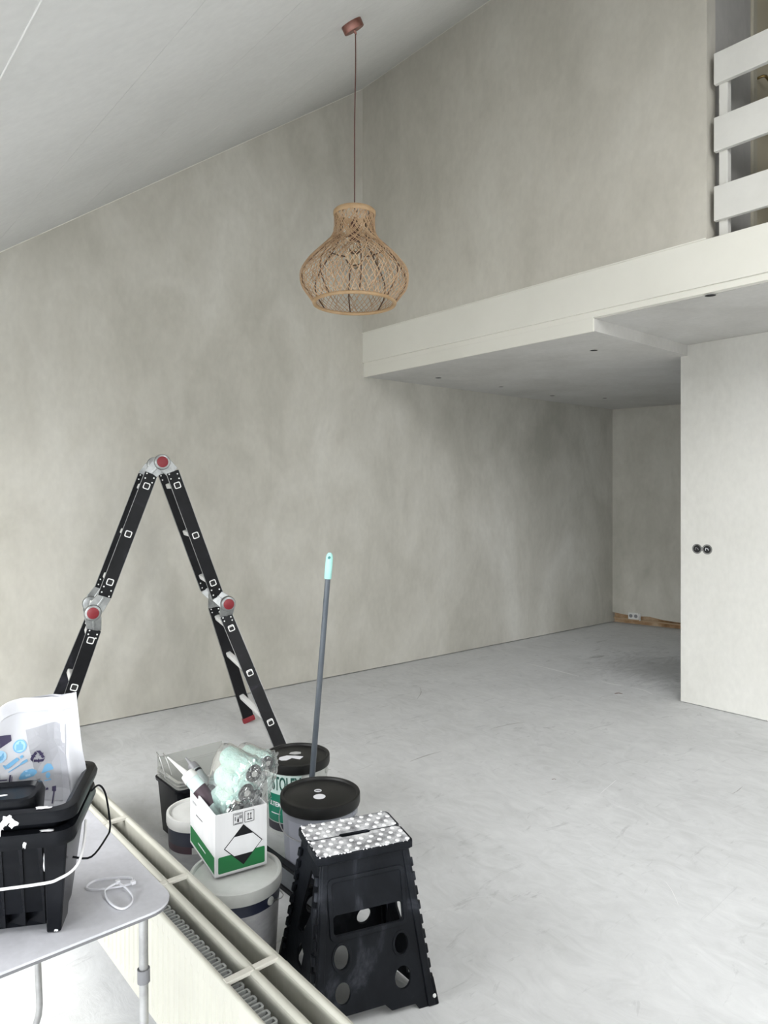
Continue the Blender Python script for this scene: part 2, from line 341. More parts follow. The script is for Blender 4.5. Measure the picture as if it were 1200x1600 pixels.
fr.build('door_frame', mat('door_frame_cream', (.50,.47,.38), .5), dr, bevel=.004)
MB().box((-1.764,4.425,3.86),(-1.757,4.462,4.06)).build('handle_plate', M_brass, dr, bevel=.003)
MB().tube([(-1.757,4.443,3.99),(-1.715,4.443,3.99),(-1.705,4.455,3.99),(-1.704,4.50,3.985),(-1.706,4.56,3.975)], .008, 8).build('handle', M_brass, dr, smooth=50)
# landing slab with its beam, bottom strip and two ceilings
S(MB().box((-5.2,YB,2.61),(3.2,YB+.06,2.858)).build('trim_3', M_beam, bevel=.004))
S(MB().box((-5.2,YB+.012,2.573),(3.2,YB+.055,2.612)).build('trim_4', M_beam, bevel=.003))
S(MB().box((-5.2,YB+.055,2.57),(3.2,8.2,2.84)).build('ceiling', M_ceil2))
S(MB().box((-5.2,YB-.005,2.856),(-1.73,YB+.02,2.864)).build('trim_5', M_beam))
S(MB().add([(-5.2,YB+.02,2.493),(-2.42,YB+.02,2.493),(-2.42,8.1,2.493),(-5.2,8.1,2.493),(-5.2,YB+.02,2.572),(-2.42,YB+.02,2.572),(-2.42,8.1,2.572),(-5.2,8.1,2.572)],
    [(0,3,2,1),(4,5,6,7),(0,1,5,4),(1,2,6,5),(2,3,7,6),(3,0,4,7)]).build('ceiling', M_ceil2))
S(MB().box((-5.2,YB+.008,2.489),(-2.42,YB+.021,2.574)).build('trim_6', M_beam, bevel=.002))
S(MB().box((-2.47,4.94,.003),(3.2,5.06,2.571)).build('wall_front_right', M_wall3, bevel=.004))
# the deep wall, plaster ending in a ragged edge above an exposed strip
d0 = V((-4.70,7.385,0)); d1 = V((-2.2,7.90,0)); du = (d1-d0).normalized(); dn = V((du.y,-du.x,0))
pl = [(0,2.6)] ; L0 = (d1-d0).length
rg = [(0,.115),(.18,.118),(.30,.105),(.46,.095),(.60,.108),(.75,.085),(.9,.078),(1.2,.07),(L0,.07)]
outl = [(a,b) for a,b in rg] + [(L0,2.6),(0,2.6)]
S(plate('wall_deep', [outl], .03, basis(d0 + dn*.0, du, (0,0,1)), M_wall))
S(MB().box((0,0,0),(L0,.2,2.6),basis(d0 - dn*.03,du,-dn,(0,0,1))).build('wall_deep_backing', M_gap))
S(MB().box((0,-.012,.042),(L0,.0,.056),basis(d0 - dn*.02,du,-dn,(0,0,1))).build('trim_7', mat('old_skirting_edge',(.42,.30,.19),.8)))
so = empty('wall_socket', d0 + du*.44 + dn*.02, 'small white wall socket low on the far wall in the brown strip', 'socket')
Ms = basis((0,0,0),du,(0,0,1))
plate('socket_plate', [rrect(-.075,.06,.045,.135,.008)], .018, Ms, M_wpl, so)
for q in (-.045,.012):
    MB().lathe([(.0,0.010),(.02,0.010),(.02,.012),(.012,.012)][::1], 16, Ms @ Matrix.Translation((q,.098,0))).build('socket_opening', M_inkg, so)
plate('connector_strip', [rrect(.052,.05,.062,.135,.002)], .018, Ms, M_wpl, so)

# recessed holes for spotlights
def hole(px, py, z, r, label):
    d = (z-1.5)*1100/(772-py); p = at(px, py, d)
    e = empty('spotlight_opening', (p.x,p.y,z), label, 'ceiling opening', None)
    MB().lathe([(0,-.0015),(r*.86,-.0015),(r*.86,-.001)],20).build('dark_opening', M_dark, e)
    MB().lathe([(r*.86,-.0030),(r,-.0025),(r,-.0001),(r*.86,-.0001)],20,cap=False).build('cut_edge', M_ceil2, e)
hole(1110,461,2.57,.034,'large dark spotlight hole in the upper ceiling at the right, near the beam')
hole(685,590,2.493,.032,'small dark spotlight hole in lowered ceiling nearest the beam corner at left')
hole(928,547,2.493,.030,'small dark spotlight hole in lowered ceiling below its square corner')
hole(783,604,2.493,.026,'faint spotlight hole in lowered ceiling near the left wall, middle of the row')
hole(863,618,2.493,.030,'dark spotlight hole deep in lowered ceiling, right of the middle one')
hole(945,622,2.493,.026,'faint farthest spotlight hole in lowered ceiling near the deep corner')

# two bare wall boxes
p = at(1097,858,1); t = 4.94/ (p.y); p = EYE + (p-EYE)*t
sw = empty('switch_box', (p.x,4.94,p.z), 'pair of bare round switch boxes with wires in the pale front wall', 'switch box')
Mw = basis((0,0,0),(1,0,0),(0,0,1))
for sx in (-.036,.036):
    MB().lathe([(.027,-.010),(.027,.0015),(.033,.003),(.0355,.0005),(.0355,-.010)],28,Mw @ Matrix.Translation((sx,0,0))).build('box_ring', mat('box_ring_grey',(.20,.20,.19),.6), sw, smooth=40)
    MB().lathe([(0,.0006),(.0265,.0008)],28,Mw @ Matrix.Translation((sx,0,0))).build('box_recess', M_dark, sw)
    MB().tube([Mw @ V((sx-.012,-.008,.001)),Mw @ V((sx-.004,.01,.012)),Mw @ V((sx+.008,.006,.010)),Mw @ V((sx+.010,-.006,.001))],.0022,6).build('wire', M_inkg if sx<0 else M_white_s, sw, smooth=60)
MB().box((-.008,-.002,-.014),(.008,.001,.014)).build('box_bridge', M_inkg, sw)

# landing railing: three broad boards on square posts
rl = empty('railing', (-1.70,YB+.04,2.858), 'white railing of three broad boards along the open landing above the beam', 'railing')
for z0, z1 in ((2.945,3.128),(3.312,3.492),(3.668,3.832)):
    MB().box((.005,-.028,z0-2.858),(4.85,.0,z1-2.858)).build('railing_board', M_white, rl, bevel=.003)
for x in (.02,1.6,3.2,4.7):
    MB().box((x,.0,0),(x+.045,.045,.985)).build('post', M_white, rl, bevel=.003)
cb = MB().tube([(-1.76+.035,4.17,4.62),(-1.70,4.172,4.50),(-1.695,4.175,4.42),(-1.70,4.18,4.345)], .006, 6).build('cable_end', M_ink, smooth=50)
tag(cb, 'short black cable end hanging on the grey landing wall above the railing', 'cable')

# ---------------------------------------------------------------- pendant lamp
lx, ly = -0.0, 0.0
Lp = at(554,410,3.25); LX, LY = Lp.x, Lp.y
def zc(y): return zr(y)
lamp = empty('pendant_lamp', (LX,LY,2.38), 'woven rattan pendant lamp shade hanging on a long brown cord from a copper rose', 'lamp')
prof = [(2.382,.186),(2.41,.207),(2.45,.236),(2.493,.248),(2.529,.241),(2.581,.204),(2.632,.151),(2.684,.103),(2.731,.091),(2.795,.0905)]
def rz(z):
    z = max(prof[0][0], min(prof[-1][0], z))
    for i in range(len(prof)-1):
        if z <= prof[i+1][0]:
            z0,r0 = prof[i]; z1,r1 = prof[i+1]
            m0 = (prof[i+1][1]-prof[i-1][1])/(prof[i+1][0]-prof[i-1][0]) if i else (r1-r0)/(z1-z0)
            m1 = (prof[i+2][1]-r0)/(prof[i+2][0]-z0) if i+2 < len(prof) else (r1-r0)/(z1-z0)
            h = z1-z0; t = (z-z0)/h
            return (2*t**3-3*t*t+1)*r0 + (t**3-2*t*t+t)*h*m0 + (-2*t**3+3*t*t)*r1 + (t**3-t*t)*h*m1
    return prof[-1][1]
def ribbon(mb, f, n, w, th):
    pts = [V(f(i/n)) for i in range(n+1)]; rings = []
    for i, p in enumerate(pts):
        t = (pts[min(i+1,n)] - pts[max(i-1,0)]).normalized(); rad = V((p.x,p.y,0.0)).normalized(); s = t.cross(rad).normalized()*w/2; o = rad*th/2
        rings += [p-s-o, p+s-o, p+s+o, p-s+o]
    fs = [(4*i+k, 4*i+(k+1)%4, 4*i+4+(k+1)%4, 4*i+4+k) for i in range(n) for k in range(4)]
    mb.add(rings, fs)
TH = [0.0]
for i in range(60):
    za, zb_ = 2.384+.411*i/60, 2.384+.411*(i+1)/60; ra, rb_ = rz(za), rz(zb_)
    TH.append(TH[-1] + math.hypot(zb_-za, rb_-ra)/((ra+rb_)/2))
def lay(t):
    q = max(0,min(59.999,t*60)); i = int(q); return TH[i] + (TH[i+1]-TH[i])*(q-i)
zt, zb = 2.795-2.38, 2.384-2.38
for fam, (tw, NN, off, ro) in enumerate(((.62,56,0,.0),(-.62,56,.3,.0025),(.34,16,.1,.005),(-.34,16,.6,-.003))):
    mb = MB()
    for k in range(NN):
        a0 = 2*pi*(k+off)/NN + random.uniform(-.012,.012); tws = tw*random.uniform(.94,1.06)
        ribbon(mb, lambda t: ((rz(zb+2.38+(zt-zb)*t)+ro)*cos(a0+tws*lay(t)), (rz(zb+2.38+(zt-zb)*t)+ro)*sin(a0+tws*lay(t)), zb+(zt-zb)*t), 34, .0030, .0013)
    mb.build('rattan_weave', M_rat, lamp, kind='stuff')
MB().lathe([(.086,.405),(.094,.402),(.098,.408),(.098,.422),(.092,.428),(.086,.424),(.086,.405)],48,cap=False).build('top_rim', M_ratrim, lamp, smooth=50)
mb = MB(); mb.tube([(.186*cos(a),.186*sin(a),.0) for a in [2*pi*i/56 for i in range(56)]], .0085, 8, closed=True); mb.build('bottom_rim', M_ratrim, lamp, smooth=60)
for k in range(8):
    a = 2*pi*(k+.3)/8
    MB().tube([((rz(2.384+.405*t)-.006)*cos(a),(rz(2.384+.405*t)-.006)*sin(a),.004+.405*t) for t in [i/14 for i in range(15)]], .0032, 6).build('rib', M_ribs, lamp, smooth=60)
for z in (2.64-2.38,):
    MB().tube([((rz(z+2.38)-.006)*cos(2*pi*i/48),(rz(z+2.38)-.006)*sin(2*pi*i/48),z) for i in range(48)], .0028, 6, closed=True).build('hoop', M_ribs, lamp, smooth=60)
MB().lathe([(0,.29),(.022,.29),(.024,.30),(.024,.36),(.012,.38),(.005,.40),(0,.40)],20).build('socket', M_cord, lamp, smooth=40)
MB().lathe([(0,.16),(.02,.164),(.038,.18),(.045,.205),(.038,.235),(.02,.265),(.013,.285),(.013,.292)],24).build('bulb', M_glass, lamp, smooth=60)
zcan = zr(LY+.0)-2.38
mb = MB()
pc = at(548.5,35,3.25); cx0, cy0 = pc.x-LX, pc.y-LY; zcan = zr(pc.y)-2.38
nrm = V((0,.72,-1)).normalized()
pts = []
pb = V((cx0,cy0,zcan)) + nrm*.044
for i in range(16):
    t = i/15; pts.append((pb.x*(1-t)**1.6 + .004*sin(t*7)*(1-t), pb.y*(1-t)**1.6 + .004*sin(t*9+1)*t*(1-t), pb.z*(1-t)+.415*t))
MB().tube(pts, .0028, 8).build('cord', M_cord, lamp, smooth=60)
ex = V((1,0,0)); ey = nrm.cross(ex).normalized()
Mc = basis((cx0,cy0,zcan), ex, ey, nrm)
MB().lathe([(0,-.002),(.048,-.002),(.0495,.002),(.0495,.032),(.0475,.035),(0,.035)],40,Mc).build('ceiling_rose', M_cop, lamp, smooth=40)
MB().lathe([(0,.03),(.006,.03),(.006,.046),(.004,.052),(0,.052)],12,Mc).build('cord_grip', M_cop, lamp, smooth=40)

# ---------------------------------------------------------------- folding ladder
ldo = at(441,1178,4.05)
lad = empty('folding_ladder', (ldo.x,ldo.y,0), 'black articulated folding ladder standing as an A with aluminium hinges and red buttons', 'ladder')
def rel(p): return p - lad.location
lad_loc = V((ldo.x,ldo.y,0))
def lp(px,py,d): return at(px,py,d) - lad_loc
Pax = V((-.42,.908)); offc = RT*(-.151) + FW*(.327)      # from near frame to far frame
away = offc.normalized()
near = {'RU': (lp(269,737,4.05), lp(340,932,4.19)), 'RL': (lp(353,962,4.19), at(440,1180,4.045)-lad_loc),
        'LU': (lp(236,740,4.02), lp(163,932,3.89)), 'LL': (lp(147,984,3.87), at(72,1206,3.79)-lad_loc)}
far = {k: (a+offc, b+offc) for k,(a,b) in near.items()}
farfoot = at(388,1128,4.62)-lad_loc; far['RL'] = (far['RL'][0], farfoot)
farfl = at(62,1168,4.16)-lad_loc; far['LL'] = (far['LL'][0], farfl)
for d_ in (near, far):
    for k in ('RL','LL'): a,b = d_[k]; b = V((b.x,b.y,.03)); d_[k] = (a,b)
def rail(a, b, foot):
    ax = (b-a).normalized(); n = (away - ax*away.dot(ax)).normalized(); wv = ax.cross(n).normalized()
    M = basis(a, ax, wv, n); Ln = (b-a).length
    mb = MB(); W = .036; T = .0125
    mb.box((0,-W,-T),(Ln,W,-T+.004),M).box((0,-W,-T),(Ln,-W+.004,T),M).box((0,W-.004,-T),(Ln,W,T),M).box((0,-W,T-.004),(Ln,W,T),M)
    r = mb.build('side_rail', M_ladblk, lad, bevel=.0015)
    MB().box((0.0,-W-.0012,-T-.0006),(Ln,-W+.0008,-T+.0012),M).box((0,W-.0008,-T-.0006),(Ln,W+.0012,-T+.0012),M).build('rail_edge', M_alu, r)
    if foot:
        MB().box((-.0,-W-.004,-T-.004),(.035,W+.004,T+.004),basis(b - ax*.012, ax, wv, n)).build('foot_cap', M_red, lad, bevel=.004)
    return M, Ln
def rivets(M, xs, top):
    mb = MB()
    for x in xs:
        for s in (-.022,.022):
            mb.lathe([(.0045,0),(.004,.002),(.0,.003)],8,M @ Matrix.Translation((x + (.012 if s>0 else 0),s,-.0125)) @ Matrix.Rotation(pi,4,'X'))
    mb.build('rivets', M_rung, lad, kind='stuff')
for k in near:
    na, nb = near[k]; fa, fb = far[k]
    low = k in ('RL','LL')
    rails_M = []
    for (a,b) in ((na,nb),(fa,fb)):
        M, Ln = rail(a,b,low); rails_M.append(M); rivets(M, (.007,.028) if low else (.008,.036,Ln-.052,Ln-.020), True)
    if k == 'RL': fr_ = [(.098,.09),(.435,.415),(.80,.80)]
    elif k == 'LL': fr_ = [(.075,.075),(.42,.42),(.76,.76)]
    else: fr_ = [(.105,.105),(.50,.50),(.885,.885)]
    for f, g in fr_:
        a = na.lerp(nb,f); b = fa.lerp(fb,g); axn = (b-a).normalized(); a2 = a - axn*.012; b2 = b + axn*.015
        u = (nb-na).normalized(); u = (u - axn*u.dot(axn)).normalized(); v = axn.cross(u); Lr = (b2-a2).length
        Mr = basis(a2,u,v,axn)
        o_ = rrect(-.0155,-.0155,.0155,.0155,.006,3); i_ = rrect(-.0125,-.0125,.0125,.0125,.005,3); n_ = len(o_)
        vs = [Mr @ V((x,y,z)) for (lst,z) in ((o_,0),(i_,0),(i_,Lr),(o_,Lr)) for x,y in lst]
        fs = [((r_*n_+j),(r_*n_+(j+1)%n_),(((r_+1)%4)*n_+(j+1)%n_),(((r_+1)%4)*n_+j)) for r_ in range(4) for j in range(n_)]
        MB().add(vs, fs).build('rung', M_rung, lad, smooth=50)
        for q_, Mq, sg_ in ((a, rails_M[0], 1),):
            ml = Mq.inverted() @ a
            plate('rung_collar', [rrect(-.0185,-.0185,.0185,.0185,.008,3), rrect(-.0135,-.0135,.0135,.0135,.0055,3)], .003, Mq @ Matrix.Translation((ml.x, 0, -.0137)), M_rung, lad)
            plate('rung_mouth', [rrect(-.0138,-.0138,.0138,.0138,.0055,3)], .0006, Mq @ Matrix.Translation((ml.x, 0, -.0131)), M_dark, lad)
        # dark mouth a little way down the tube
        MB().add([Mr @ V((x,y,.03)) for x,y in i_], [tuple(range(n_))]).build('rung_plug', M_dark, lad)
def disc(c, r, n, th, name, m, parent=None, seg=28):
    z = V(n).normalized(); x = z.orthogonal().normalized(); y = z.cross(x)
    return MB().lathe([(0,0),(r*.93,0),(r,th*.25),(r,th*.8),(r*.92,th),(0,th)],seg,basis(c,x,y,z)).build(name, m, parent or lad, smooth=40)
def arm(c, tgt, wd, side):             # cast plate from the hinge hub to a rail end
    ax = (tgt-c); L_ = ax.length; ax.normalize(); n = (away - ax*away.dot(ax)).normalized(); wv = ax.cross(n)
    M = basis(c, ax, wv, n)
    plate('hinge_arm', [[(-.02,-.030),(L_*.35,-.040),(L_+.004,-wd),(L_+.004,wd),(L_*.35,.040),(-.02,.030)]], .018, M, M_alu, lad, bevel=.002)
    MB().box((L_*.25,-.006,-.016),(L_*.95,.006,-.010),M).build('hinge_web', M_alu, lad, bevel=.002)
def hinge(c, e1, e2, red):
    n = -away
    disc(c - n*.016, .045, n, .038, 'hinge_hub', M_alu)
    disc(c + n*.020, .040, n, .006, 'hinge_ring', M_alu)
    if red: disc(c + n*.024, .031, n, .009, 'release_button', M_red)
    arm(c, e1, .034, 1); arm(c, e2, .034, -1)
    if not red:
        MB().box((-.026,-.006,0),(.026,.006,.008),basis(c+n*.027,V((.5,0,.85)),n.cross(V((.5,0,.85))),n)).build('hinge_catch', M_rung, lad, bevel=.003)
apx = lp(253,722,4.02); rm = lp(356,943,4.17); lm = lp(145,957,3.86)
hinge(apx, near['RU'][0], near['LU'][0], True); hinge(rm, near['RU'][1], near['RL'][0], True); hinge(lm, near['LU'][1], near['LL'][0], True)
hinge(apx+offc, far['RU'][0], far['LU'][0], False); hinge(rm+offc-V((0,0,.0)), far['RU'][1], far['RL'][0], False); hinge(lm+offc, far['LU'][1], far['LL'][0], False)

# ---------------------------------------------------------------- radiator
rad = empty('radiator', (-2.0,.755,.0), 'low ivory steel radiator with ribbed face and open top across the lower left', 'radiator')
RX0, RX1, RZ0, RZ1 = -1.35, 1.75, .10, .40
def rpanel(y0, y1, ribbed):
    mb = MB(); n = int((RX1-RX0)/.0333); prof_ = []
    for i in range(n):
        x = RX0 + i*.0333
        dd = .0065 if ribbed else .0015
        prof_ += [(x,0),(x+.014,0),(x+.018,dd),(x+.023,dd),(x+.027,0)]
    prof_.append((RX1,0))
    m_ = len(prof_); zs = [(RZ0,0),(RZ0+.022,0),(RZ0+.034,1),(RZ1-.05,1),(RZ1-.036,0),(RZ1-.008,0),(RZ1-.006,.0)]
    vs = []; fs = []
    for z,k in zs:
        for x,dp in prof_: vs.append((x, y0 + dp*k, z))
    for i in range(len(zs)-1):
        for j in range(m_-1): fs.append((i*m_+j, i*m_+j+1, (i+1)*m_+j+1, (i+1)*m_+j))
    mb.add(vs, fs)
    mb.box((RX0,y0+.0075,RZ0),(RX1,y1,RZ1-.004)).tube([(RX0,(y0+y1)/2,RZ1-(y1-y0)*.52),(RX1,(y0+y1)/2,RZ1-(y1-y0)*.52)],(y1-y0)*.53,12).box((RX0,y0,RZ0),(RX0+.004,y1,RZ1)).box((RX1-.004,y0,RZ0),(RX1,y1,RZ1))
    return mb.build('panel', M_rad, rad, smooth=40)
rpanel(0,.013,True); rpanel(.066,.086,False); rpanel(.133,.153,False)
def fins(y0, y1, dz=0.0):
    mb = MB(); x = RX0+.02
    while x < RX1-.04:
        # closed loop of folded sheet, standing between the panels
        lo = rrect(x, y0, x+.0205, y1, .0065, 3); li = rrect(x+.0048, y0+.0048, x+.0157, y1-.0048, .003, 3); k = len(lo)
        vs = [(a,b,z) for lst,z in ((lo,RZ0+.02),(lo,RZ1-.024-dz),(li,RZ1-.024-dz),(li,RZ0+.02)) for a,b in lst]
        fs = [(r_*k+j, r_*k+(j+1)%k, (r_+1)*k+(j+1)%k, (r_+1)*k+j) for r_ in range(3) for j in range(k)]
        mb.add(vs, fs); x += .0285
    mb.build('convector_fins', M_fin, rad, kind='stuff')
fins(.016,.052); fins(.094,.122,.03)
MB().box((RX0+.01,.013,.33),(RX1-.01,.066,.335)).build('fin_shadow_sheet', mat('fin_shadow_grey',(.20,.20,.20),.6), rad)  # dark sheet standing in for the shade down between the panels
MB().box((RX0+.01,.087,.315),(RX1-.01,.134,.32)).build('fin_shadow_sheet', mat('fin_shadow_grey',(.16,.16,.155),.6), rad)  # same for the rear channel, its deeper shade put into the colour
for x in (-2.396,-1.918,-1.44,-.96,-.48):
    MB().box((x-.009+2.0,.006,.392),(x+.009+2.0,.076,.4015)).build('clip', M_clip, rad, bevel=.001)
    MB().box((x-.009+2.0,.080,.392),(x+.009+2.0,.142,.4015)).build('clip', M_clip, rad, bevel=.001)
for x in (RX0+.25, RX1-.25):
    MB().box((x-.02,.05,0),(x+.02,.11,.12)).box((x-.05,.02,0),(x+.05,.14,.008)).build('foot', M_rad, rad, bevel=.002)

# ---------------------------------------------------------------- folding table
TX1, TY1 = -1.278, .578; TX0, TY0 = -2.15, -.05
tb = empty('folding_table', (TX1,TY1,0), 'small grey folding table with rounded corner and tubular steel legs', 'table')
mt = rrect(TX0-TX1,TY0-TY1,0,0,.055,8)
plate('tabletop', [mt], .0035, Matrix.Translation((0,0,.71775)), M_table, tb, bevel=.0005)
plate('edge_band', [rrect(TX0-TX1+.001,TY0-TY1+.001,-.001,-.001,.054,8)], .006, Matrix.Translation((0,0,.7125)), M_tedge, tb)
def leg_frame(x, dx):
    y0, y1 = TY0-TY1+.06, -.055; pts = [(x,y1,.7085),(x+dx*.3,y1,.40)]
    for i in range(9):
        a = i/8*pi/2; pts.append((x+dx, y1-.13+.13*cos(a), .14-.13*sin(a)))
    for i in range(9):
        a = (1-i/8)*pi/2; pts.append((x+dx, y0+.13-.13*cos(a), .14-.13*sin(a)))
    pts += [(x+dx*.3,y0,.40),(x,y0,.7085)]
    l = MB().tube(pts,.0085,12).build('leg', M_steel, tb, smooth=60)
    MB().tube([(x+dx*.09,y1+.0,.60),(x+dx*.12,y1,.575)],.012,10).build('leg_joint', M_tedge, l, smooth=40)
leg_frame(-.035,.02); leg_frame(-.80,.06)

# cable ties on the table
def tie(pts, label):
    e = MB(); sm = []
    P_ = [V(p) for p in pts]
    for i in range(len(P_)-1):
        p0 = P_[max(i-1,0)]; p1 = P_[i]; p2 = P_[i+1]; p3 = P_[min(i+2,len(P_)-1)]
        for k in range(6):
            t = k/6; sm.append(.5*((2*p1)+(p2-p0)*t+(2*p0-5*p1+4*p2-p3)*t*t+(3*p1-p0-3*p2+p3)*t**3))
    sm.append(P_[-1])
    n = len(sm); vs = []
    for i,p in enumerate(sm):
        t = (sm[min(i+1,n-1)]-sm[max(i-1,0)]).normalized(); s = V((-t.y,t.x,0)).normalized()*.0009; h = V((0,0,.0036))
        vs += [p-s,p+s,p+s+h,p-s+h]
    e.add(vs, [(4*i+k,4*i+(k+1)%4,4*i+4+(k+1)%4,4*i+4+k) for i in range(n-1) for k in range(4)])
    h0 = sm[0]; e.box((h0.x-.004,h0.y-.004,h0.z),(h0.x+.004,h0.y+.004,h0.z+.006))
    o = e.build('cable_tie', M_tie, smooth=50); return tag(o, label, 'cable tie', None)
def tt(px,py,h=0.0):
    d = (1.5-.7220-h)*1100/(py-772); p = at(px,py,d); return (p.x,p.y,p.z)
tie([tt(208,1381,.002),tt(190,1386),tt(165,1390),tt(140,1391),tt(136,1386),tt(150,1377),tt(180,1373),tt(204,1373),tt(207,1378,.004)], 'flattened long white cable tie lying on the table, the loop farther back')
tie([tt(184,1380,.007),tt(168,1389,.006),tt(164,1395,.004),tt(168,1407),tt(180,1418),tt(193,1421),tt(205,1413),tt(207,1402),tt(198,1390,.003),tt(186,1381,.007)], 'round looped white cable tie on the table nearest its front corner')

# ---------------------------------------------------------------- black tub on the table
U = V((-.88,.475,0)).normalized(); W_ = V((-.475,-.88,0)).normalized(); C0 = V((-1.272,.382,0))
tub = empty('paint_tub', (C0.x,C0.y,.7215), 'two nested black plastic tubs splashed with white paint on the table', 'tub')
def tp(a,b,z): return U*a + W_*b + V((0,0,z-.7215))
AL, BL = .228, .42
def rr3(a0,b0,a1,b1,r,z,n=6): return [tp(a,b,z) for a,b in rrect(a0,b0,a1,b1,r,n)]
def loft(mb, rings, cap0=True, cap1=False):
    k = len(rings[0]); vs = [p for r_ in rings for p in r_]
    fs = [(i*k+j, i*k+(j+1)%k, (i+1)*k+(j+1)%k, (i+1)*k+j) for i in range(len(rings)-1) for j in range(k)]
    if cap0: fs.append(tuple(range(k))[::-1])
    if cap1: fs.append(tuple((len(rings)-1)*k+j for j in range(k)))
    mb.add(vs, fs)
mb = MB()
loft(mb, [rr3(.075,.035,AL-.05,BL-.035,.015,.722), rr3(.045,.012,AL-.015,BL-.012,.02,.916), rr3(.0,.0,AL,BL,.03,.895), rr3(-.003,-.003,AL+.003,BL+.003,.032,.903),
          rr3(.0,.0,AL,BL,.03,.920), rr3(.014,.012,AL-.014,BL-.012,.025,.922), rr3(.022,.018,AL-.022,BL-.018,.022,.916), rr3(.075,.045,AL-.07,BL-.045,.015,.733)])
mb.add(rr3(.075,.045,AL-.07,BL-.045,.015,.733), [tuple(range(28))])
mb.build('lower_tub', M_blk, tub, smooth=40)
mb = MB()
loft(mb, [rr3(.03,.02,AL-.03,BL-.02,.02,.925), rr3(.01,.005,AL-.008,BL-.005,.028,.935), rr3(-.004,-.004,AL+.004,BL+.004,.032,.938), rr3(-.006,-.006,AL+.006,BL+.006,.034,.947),
          rr3(-.002,-.002,AL+.002,BL+.002,.032,.957), rr3(.012,.010,AL-.012,BL-.010,.028,.959), rr3(.022,.02,AL-.022,BL-.02,.022,.951), rr3(.05,.04,AL-.05,BL-.04,.02,.76)], cap0=False)
mb.add(rr3(.05,.04,AL-.05,BL-.04,.02,.76), [tuple(range(28))])
mb.build('upper_rim', M_blk, tub, smooth=40)
def post(b0, b1, bb0, bb1, a1=.07, a2=.10):
    return MB().hexa([tp(.045,bb0,.7218),tp(a2,bb0,.7218),tp(a2,bb1,.7218),tp(.045,bb1,.7218),tp(.008,b0,.897),tp(a1,b0,.897),tp(a1,b1,.897),tp(.008,b1,.897)][::1]).build('corner_post', M_blk, tub, bevel=.003)
post(.010,.048,.028,.052); post(BL-.048,BL-.010,BL-.052,BL-.028)
mb = MB()
for i in range(10):
    b = .055 + i*.0325; c_ = b + .0325
    mb.hexa([tp(.052,b,.735),tp(.09,b,.735),tp(.09,c_,.735),tp(.070,c_,.735),tp(.026,b,.89),tp(.06,b,.89),tp(.06,c_,.89),tp(.044,c_,.89)])
mb.build('front_ribs', M_blk, tub, kind='stuff')
def tubl(px,py,d): return at(px,py,d) - V((C0.x,C0.y,.7215))
def smooth_path(P_, k=5):
    P_ = [V(p) for p in P_]; sm = []
    for i in range(len(P_)-1):
        p0 = P_[max(i-1,0)]; p1 = P_[i]; p2 = P_[i+1]; p3 = P_[min(i+2,len(P_)-1)]
        for j in range(k):
            t = j/k; sm.append(.5*((2*p1)+(p2-p0)*t+(2*p0-5*p1+4*p2-p3)*t*t+(3*p1-p0-3*p2+p3)*t**3))
    sm.append(P_[-1]); return sm
MB().tube(smooth_path([tp(.17,.0,.918),tp(.18,-.012,.924),tp(.182,-.024,.905),tp(.168,-.034,.862),tp(.16,-.036,.846),tp(.14,-.034,.840),tp(.06,-.02,.842),tp(.05,.01,.85)]),.0019,8).build('wire_handle', M_blk, tub, smooth=60)
MB().tube(smooth_path([tp(.10,-.003,.892),tp(.055,-.008,.868),tp(.018,-.004,.850),tp(-.004,.018,.842),tp(-.010,.06,.838),tp(-.010,.25,.836),tp(-.006,.40,.842),tp(.02,.43,.855),tp(.10,.425,.895)]),.0024,8).build('bail_handle', M_paint, tub, smooth=60)
mb = MB()
def splat(a,b,z,ra,rb,face='top'):
    pts = []
    n = 14
    for i in range(n):
        t = 2*pi*i/n; k = 1 + .35*random.uniform(-1,1)
        if face == 'top': pts.append(tp(a+ra*k*cos(t), b+rb*k*sin(t), z))
        else: pts.append(tp(a, b+rb*k*cos(t), z+ra*k*sin(t)))
    c_ = tp(a,b,z) + (V((0,0,.0016)) if face == 'top' else -U*.0016)
    mb.add(pts+[c_], [(i,(i+1)%n,n) for i in range(n)])
splat(.010,.050,.9592,.006,.013); splat(.004,.040,.9225,.005,.011); splat(-.0068,.100,.951,.008,.010,'f'); splat(-.0068,.092,.944,.007,.007,'f'); splat(-.0068,.11,.940,.006,.004,'f'); splat(-.0068,.112,.930,.008,.0015,'f')
splat(-.004,.075,.905,.006,.003,'f'); splat(-.004,.125,.905,.008,.003,'f'); splat(-.004,.150,.908,.004,.005,'f'); splat(-.0068,.14,.944,.002,.005,'f')
splat(.021,.050,.862,.016,.0015,'f'); splat(.024,.046,.845,.005,.002,'f'); splat(.048,.15,.80,.003,.007,'f'); splat(.0445,.036,.726,.003,.004,'f')
mb.build('paint_splashes', M_paint, tub, kind='stuff')
